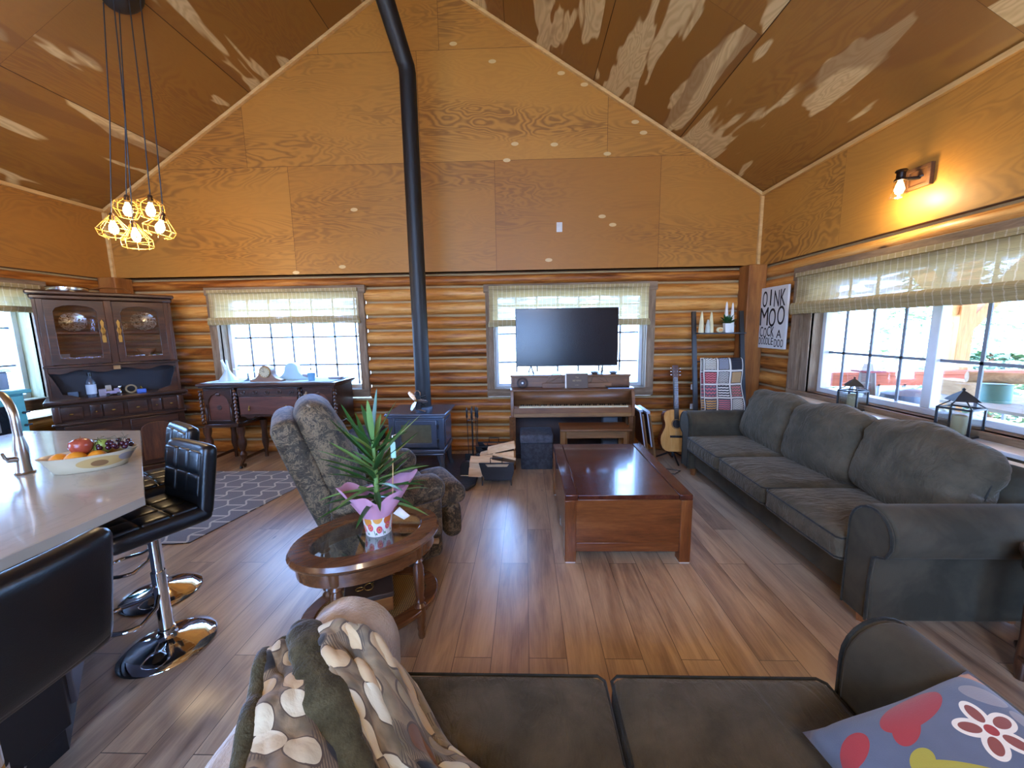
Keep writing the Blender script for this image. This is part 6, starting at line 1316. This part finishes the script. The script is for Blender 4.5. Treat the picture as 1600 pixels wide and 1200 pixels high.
# fire tools
t = thing('fireplace_tool_set', 'black fireplace tool set on a round stand beside the wood stove', 'fire tools', (-.615, 4.22, .03))
mb = MB(); mb.lathe([(0, 0), (.09, 0), (.09, .01), (.03, .025), (.012, .03), (0, .03)]); mb.build('base', M_BLK, t); mb = MB(); mb.cyl((0, 0, .02), (0, 0, .72), .007); mb.build('pole', M_BLK, t)
mb = MB(); mb.tube([(.05*math.cos(2*PI*k/20), .05*math.sin(2*PI*k/20), .56) for k in range(20)], .004, 6, closed=True); mb.bx(-.05, .05, -.004, .004, .557, .563); mb.bx(-.004, .004, -.05, .05, .557, .563); mb.build('hanger_ring', M_SILVER, t)
for k, (x, y) in enumerate([(-.05, 0), (0, -.05), (.05, 0), (.03, .045)]):
    mb = MB(); mb.cyl((x, y, .1), (x*1.2, y, .58), .004, n=8); mb.lathe([(.006, .58), (.013, .6), (.009, .64), (.013, .67), (.006, .70), (0, .71)], (x*1.2, y, 0), 10)
    if k == 0: mb.soft((x, y, .1), (.09, .015, .13), .006, seg=4)
    if k == 2: mb.soft((x, y, .12), (.05, .03, .1), .01, seg=4)
    mb.build(['shovel', 'poker', 'brush', 'tongs'][k], M_BLK, t, weld=True)
t = thing('ash_shovel', 'black ash scoop with rounded hood leaning on the hearth edge', 'ash shovel', (-.655, 3.98, .03), rad(10)); mb = MB(); mb.prism([(-.075, 0), (.075, 0), (.07, .11)]+[(.065*math.cos(rad(a)), .11+.045*math.sin(rad(a))) for a in range(15, 170, 20)]+[(-.07, .11)], 'y', -.015, .05); mb.build('hood', M_BLK, t, bevel=.006); mb = MB(); mb.tube([(-.07, -.02, .006), (.0, -.03, .006), (.12, -.02, .02), (.2, .0, .05)], .006, 6); mb.build('rim', M_SILVER, t)
# log rack and firewood
def rack(label, x, y, z0, w_=.36, dd=.34):
    t = thing('log_rack', label, 'log rack', (x, y, z0), 0, 'black iron log racks by the hearth')
    for s in (-1, 1):
        yy = s*dd/2; mb = MB(); mb.prism([(-w_/2, .24), (-w_/2+.03, .12), (-w_/2+.06, .06), (w_/2-.03, .06), (w_/2, .14), (w_/2, .24), (w_/2-.045, .235), (w_/2-.07, .2), (-w_/2+.09, .2), (-w_/2+.06, .235)], 'y', yy-.004, yy+.004); mb.tube([(-.06, yy, .235), (-.06, yy, .295), (.06, yy, .295), (.06, yy, .235)], .006, 6); mb.bx(-w_/2, w_/2, yy-.006, yy+.006, .232, .245); mb.build('end_plate', M_BLK, t)
        for s2 in (-1, 1): mb = MB(); mb.bx(s2*(w_/2-.03)-.006, s2*(w_/2-.03)+.006, yy-.006, yy+.006, 0, .10); mb.build('leg', M_BLK, t)
    mb = MB(); mb.bx(-w_/2+.05, w_/2-.03, -dd/2, dd/2, .055, .065); mb.build('tray', M_BLK, t); return t
rack('black iron log rack full of split firewood beside the hearth', -.315, 3.94, 0)
M_BARK = plain('log_bark', '#5f4630', .9, bump=.8, bs=25, var=.35); M_SPLIT = wood('split_pine', '#c09468', '#dcb88c', '#eed4ae', 'x', .8, bump=.2)
def firewood(label, p0, p1, r, a0):
    mb = MB(); p0, p1 = V(p0), V(p1); d = (p1-p0).normalized(); u = d.cross(V((0, 0, 1))).normalized(); w_ = u.cross(d)
    pr_ = [(0, 0)]+[(r*math.cos(rad(a)), r*math.sin(rad(a))) for a in range(0, 121, 20)]; ca, sa = math.cos(rad(a0+165)), math.sin(rad(a0+165)); pr_ = [((x-r*.3)*ca-(y-r*.3)*sa, (x-r*.3)*sa+(y-r*.3)*ca) for x, y in pr_]
    n = len(pr_); vs = [p+u*x*(1+.08*NZ.noise(V((x*40, k, a0))))+w_*y for k, p in enumerate((p0, (p0+p1)/2, p1)) for x, y in pr_]; 
    fs = []; 
    mb.add(vs, []); 
    for i in range(2):
        for k in range(n):
            j = (k+1) % n; mb.f.append([i*n+k, i*n+j, (i+1)*n+j, (i+1)*n+k]); mb.mi.append(1 if 2 <= k < n-2 else 0); mb.tn.append(.5)
    mb.f.append(list(range(n-1, -1, -1))); mb.mi.append(0); mb.tn.append(.5); mb.f.append([2*n+k for k in range(n)]); mb.mi.append(0); mb.tn.append(.5)
    o = mb.build('split_log', [M_SPLIT, M_BARK], ang=30); tag(o, label, 'firewood', 'split firewood in the log rack'); return o
firewood('pale split log at the bottom of the rack, poking out toward the hearth', (-.61, 3.86, .14), (-.20, 3.86, .115), .085, 10)
firewood('split log resting on the back of the rack floor', (-.55, 4.02, .13), (-.15, 4.0, .12), .08, 50)
firewood('pale split log seen through the rack handle', (-.60, 3.87, .225), (-.18, 3.85, .20), .08, -20)
firewood('split log sloping up across the middle of the pile', (-.52, 3.98, .22), (-.13, 3.92, .30), .075, 30)
firewood('bark backed log along the rear of the pile', (-.50, 4.05, .24), (-.14, 4.02, .34), .07, 70)
firewood('orange split log at the piano end of the pile', (-.36, 3.90, .27), (-.12, 3.88, .22), .075, 100)
firewood('topmost log leaning toward the piano', (-.42, 4.0, .31), (-.13, 3.97, .385), .055, 0)
rack('empty black iron log rack behind the full one', -.40, 4.42, 0, .40, .2)
# ---------------------------------------------------------------- cables near the guitar
mb = MB(); mb.tube([(1.36, 4.55, .006), (1.45, 4.35, .006), (1.6, 4.2, .006), (1.72, 4.15, .006), (1.62, 4.05, .006), (1.45, 4.12, .006), (1.4, 4.3, .006)], .005, 6); o = mb.build('cable', M_BLK); tag(o, 'black cable looping over the floor under the guitar', 'cable')
# ---------------------------------------------------------------- pendants
PCX, PCY = -3.30, 3.46; PCZ = zc(PCX)-.02
t = thing('pendant_cluster', 'cluster of five wire cage pendants hanging from one black canopy', 'pendant light', (0, 0, 0)); MCORD = M_BLK
mb = MB(); mb.M = T(PCX, PCY, PCZ)@Rt(-math.degrees(math.atan((ZR-ZE)/(XR-XM))), 'Y'); mb.lathe([(.15, .01), (.15, -.02), (.12, -.035), (0, -.04)], n=32); mb.build('canopy', M_BLK, t)
drops = [(-3.655, 3.45, 2.555, 0, 1), (-3.545, 3.5, 2.72, 3, 0), (-3.48, 3.46, 2.49, -4, 2), (-3.29, 3.46, 2.70, 6, 0), (-3.23, 3.5, 2.56, 20, 1)]
for i, (x, y, z, tl, kd) in enumerate(drops):
    top = (PCX+[-.13, -.07, -.02, .09, .12][i], PCY+[-.03, .04, -.05, -.03, .04][i], PCZ+[-.08, -.05, -.02, .04, .06][i]); mb = MB(); mb.tube([top, (top[0]*.5+x*.5+.01, (top[1]+y)/2, (top[2]+z)/2), (x, y, z+.13)], .0045, 6); mb.build('cord', MCORD, t)
    B0 = Mx.Translation((x, y, z+.13))@Rt(tl, 'Y')
    mb = MB(); mb.M = B0; mb.lathe([(0, .0), (.012, -.005), (.02, -.02), (.022, -.07), (0, -.07)][::1], n=16); mb.build('socket', plain('bronze_socket', '#4a3a30', .4, .5), t)
    mb = MB(); mb.M = B0; mb.lathe([(.012, -.07), (.018, -.09), (.032, -.125), (.033, -.15), (.022, -.18), (0, -.19)], n=18); mb.build('bulb', M_BULB, t, ang=180)
    mb = MB(); mb.M = B0; pf = [[(.022, -.03), (.085, -.07), (.095, -.13), (.06, -.20), (.055, -.20)], [(.022, -.03), (.06, -.08), (.115, -.15), (.10, -.20), (.06, -.225)], [(.022, -.03), (.05, -.09), (.105, -.17), (.105, -.23), (.1, -.24)]][kd]
    for k in range(8):
        a = 2*PI*k/8; mb.tube([(r*math.cos(a), r*math.sin(a), q) for r, q in pf], .0032, 5)
    for r, q in pf[1:4]: mb.tube([(r*math.cos(2*PI*k/20), r*math.sin(2*PI*k/20), q) for k in range(20)], .0032, 5, closed=True)
    mb.build('cage', M_GOLDW, t)
    l = bpy.data.lights.new('bulb_light', 'POINT'); l.energy = 3; l.color = (1, .78, .46); l.shadow_soft_size = .035; o = bpy.data.objects.new('bulb_light', l); COL.objects.link(o); o.parent = t; o.location = B0@V((0, 0, -.24))
# ---------------------------------------------------------------- wall sconce
t = thing('wall_sconce', 'rustic wooden wall sconce with lit glass bell shade above the blinds', 'wall light'); t.matrix_world = T(XR, 3.0, 2.64)@Rt(-90, 'Z')
mb = MB(); ou = [(-.09, -.075), (.09, -.075), (.09, .075), (-.09, .075)]; mb.ring(ou, [(x*.72, z*.68) for x, z in ou], 'y', -.03, 0); mb.bx(-.07, .07, -.012, -.002, -.055, .055); mb.build('back_plate', wood('dark_barn', '#3c2414', '#5c3a20', '#7a5230', 'x', .6), t, bevel=.003)
mb = MB(); mb.cyl((0, -.01, 0), (0, -.13, -.01), .012, n=10); mb.lathe([(.03, 0), (.03, .01)], (0, 0, 0)); mb.build('arm', M_BLK, t)
mb = MB(); mb.lathe([(0, .055), (.03, .055), (.036, .045), (.026, .035), (.026, .0), (.036, -.01), (.036, -.02), (0, -.02)], (0, -.145, 0), 20); mb.build('socket', plain('oiled_bronze', '#2a1c14', .35, .5), t)
mb = MB(); mb.lathe([(.026, -.02), (.034, -.05), (.048, -.11), (.056, -.135)], (0, -.145, 0), 24); mb.build('glass_shade', glass_pane('sconce_glass', (1, .96, .88, 1), .12), t, ang=180)
mb = MB(); mb.lathe([(.012, -.02), (.022, -.05), (.029, -.08), (.02, -.105), (0, -.112)], (0, -.145, 0), 18); mb.build('bulb', M_BULB, t, ang=180)
l = bpy.data.lights.new('bulb_light', 'POINT'); l.energy = 6.5; l.color = (1, .83, .5); l.shadow_soft_size = .03; o = bpy.data.objects.new('bulb_light', l); COL.objects.link(o); o.parent = t; o.location = (0, -.145, -.15)

t = thing('kindling_box', 'open wooden box of kindling behind the recliner, next to the hearth', 'box', (-1.98, 4.62, 0))
t.location = (-2.45, 4.55, 0); t.location = (-1.66+.0, 4.60, .03)
for a, b, c_, d_ in ((-.15, .15, -.1, -.085), (-.15, .15, .085, .1), (-.15, -.135, -.085, .085), (.135, .15, -.085, .085)): mb = MB(); mb.bx(a, b, c_, d_, 0, .22); mb.build('side_board', M_SPLIT, t)
mb = MB(); mb.bx(-.135, .135, -.085, .085, 0, .015); mb.build('bottom_board', M_SPLIT, t)
for k in range(4):
    mb = MB(); mb.bar((-.1+.05*k, -.04+.02*k, .02), (-.02+.06*k, .02, .36-.02*k), .025, .022); o = mb.build('kindling_stick', M_SPLIT); tag(o, ['first', 'second', 'third', 'last'][k]+' stick counted toward the stove in the kindling box', 'kindling', 'sticks in the kindling box'); o.location = t.location
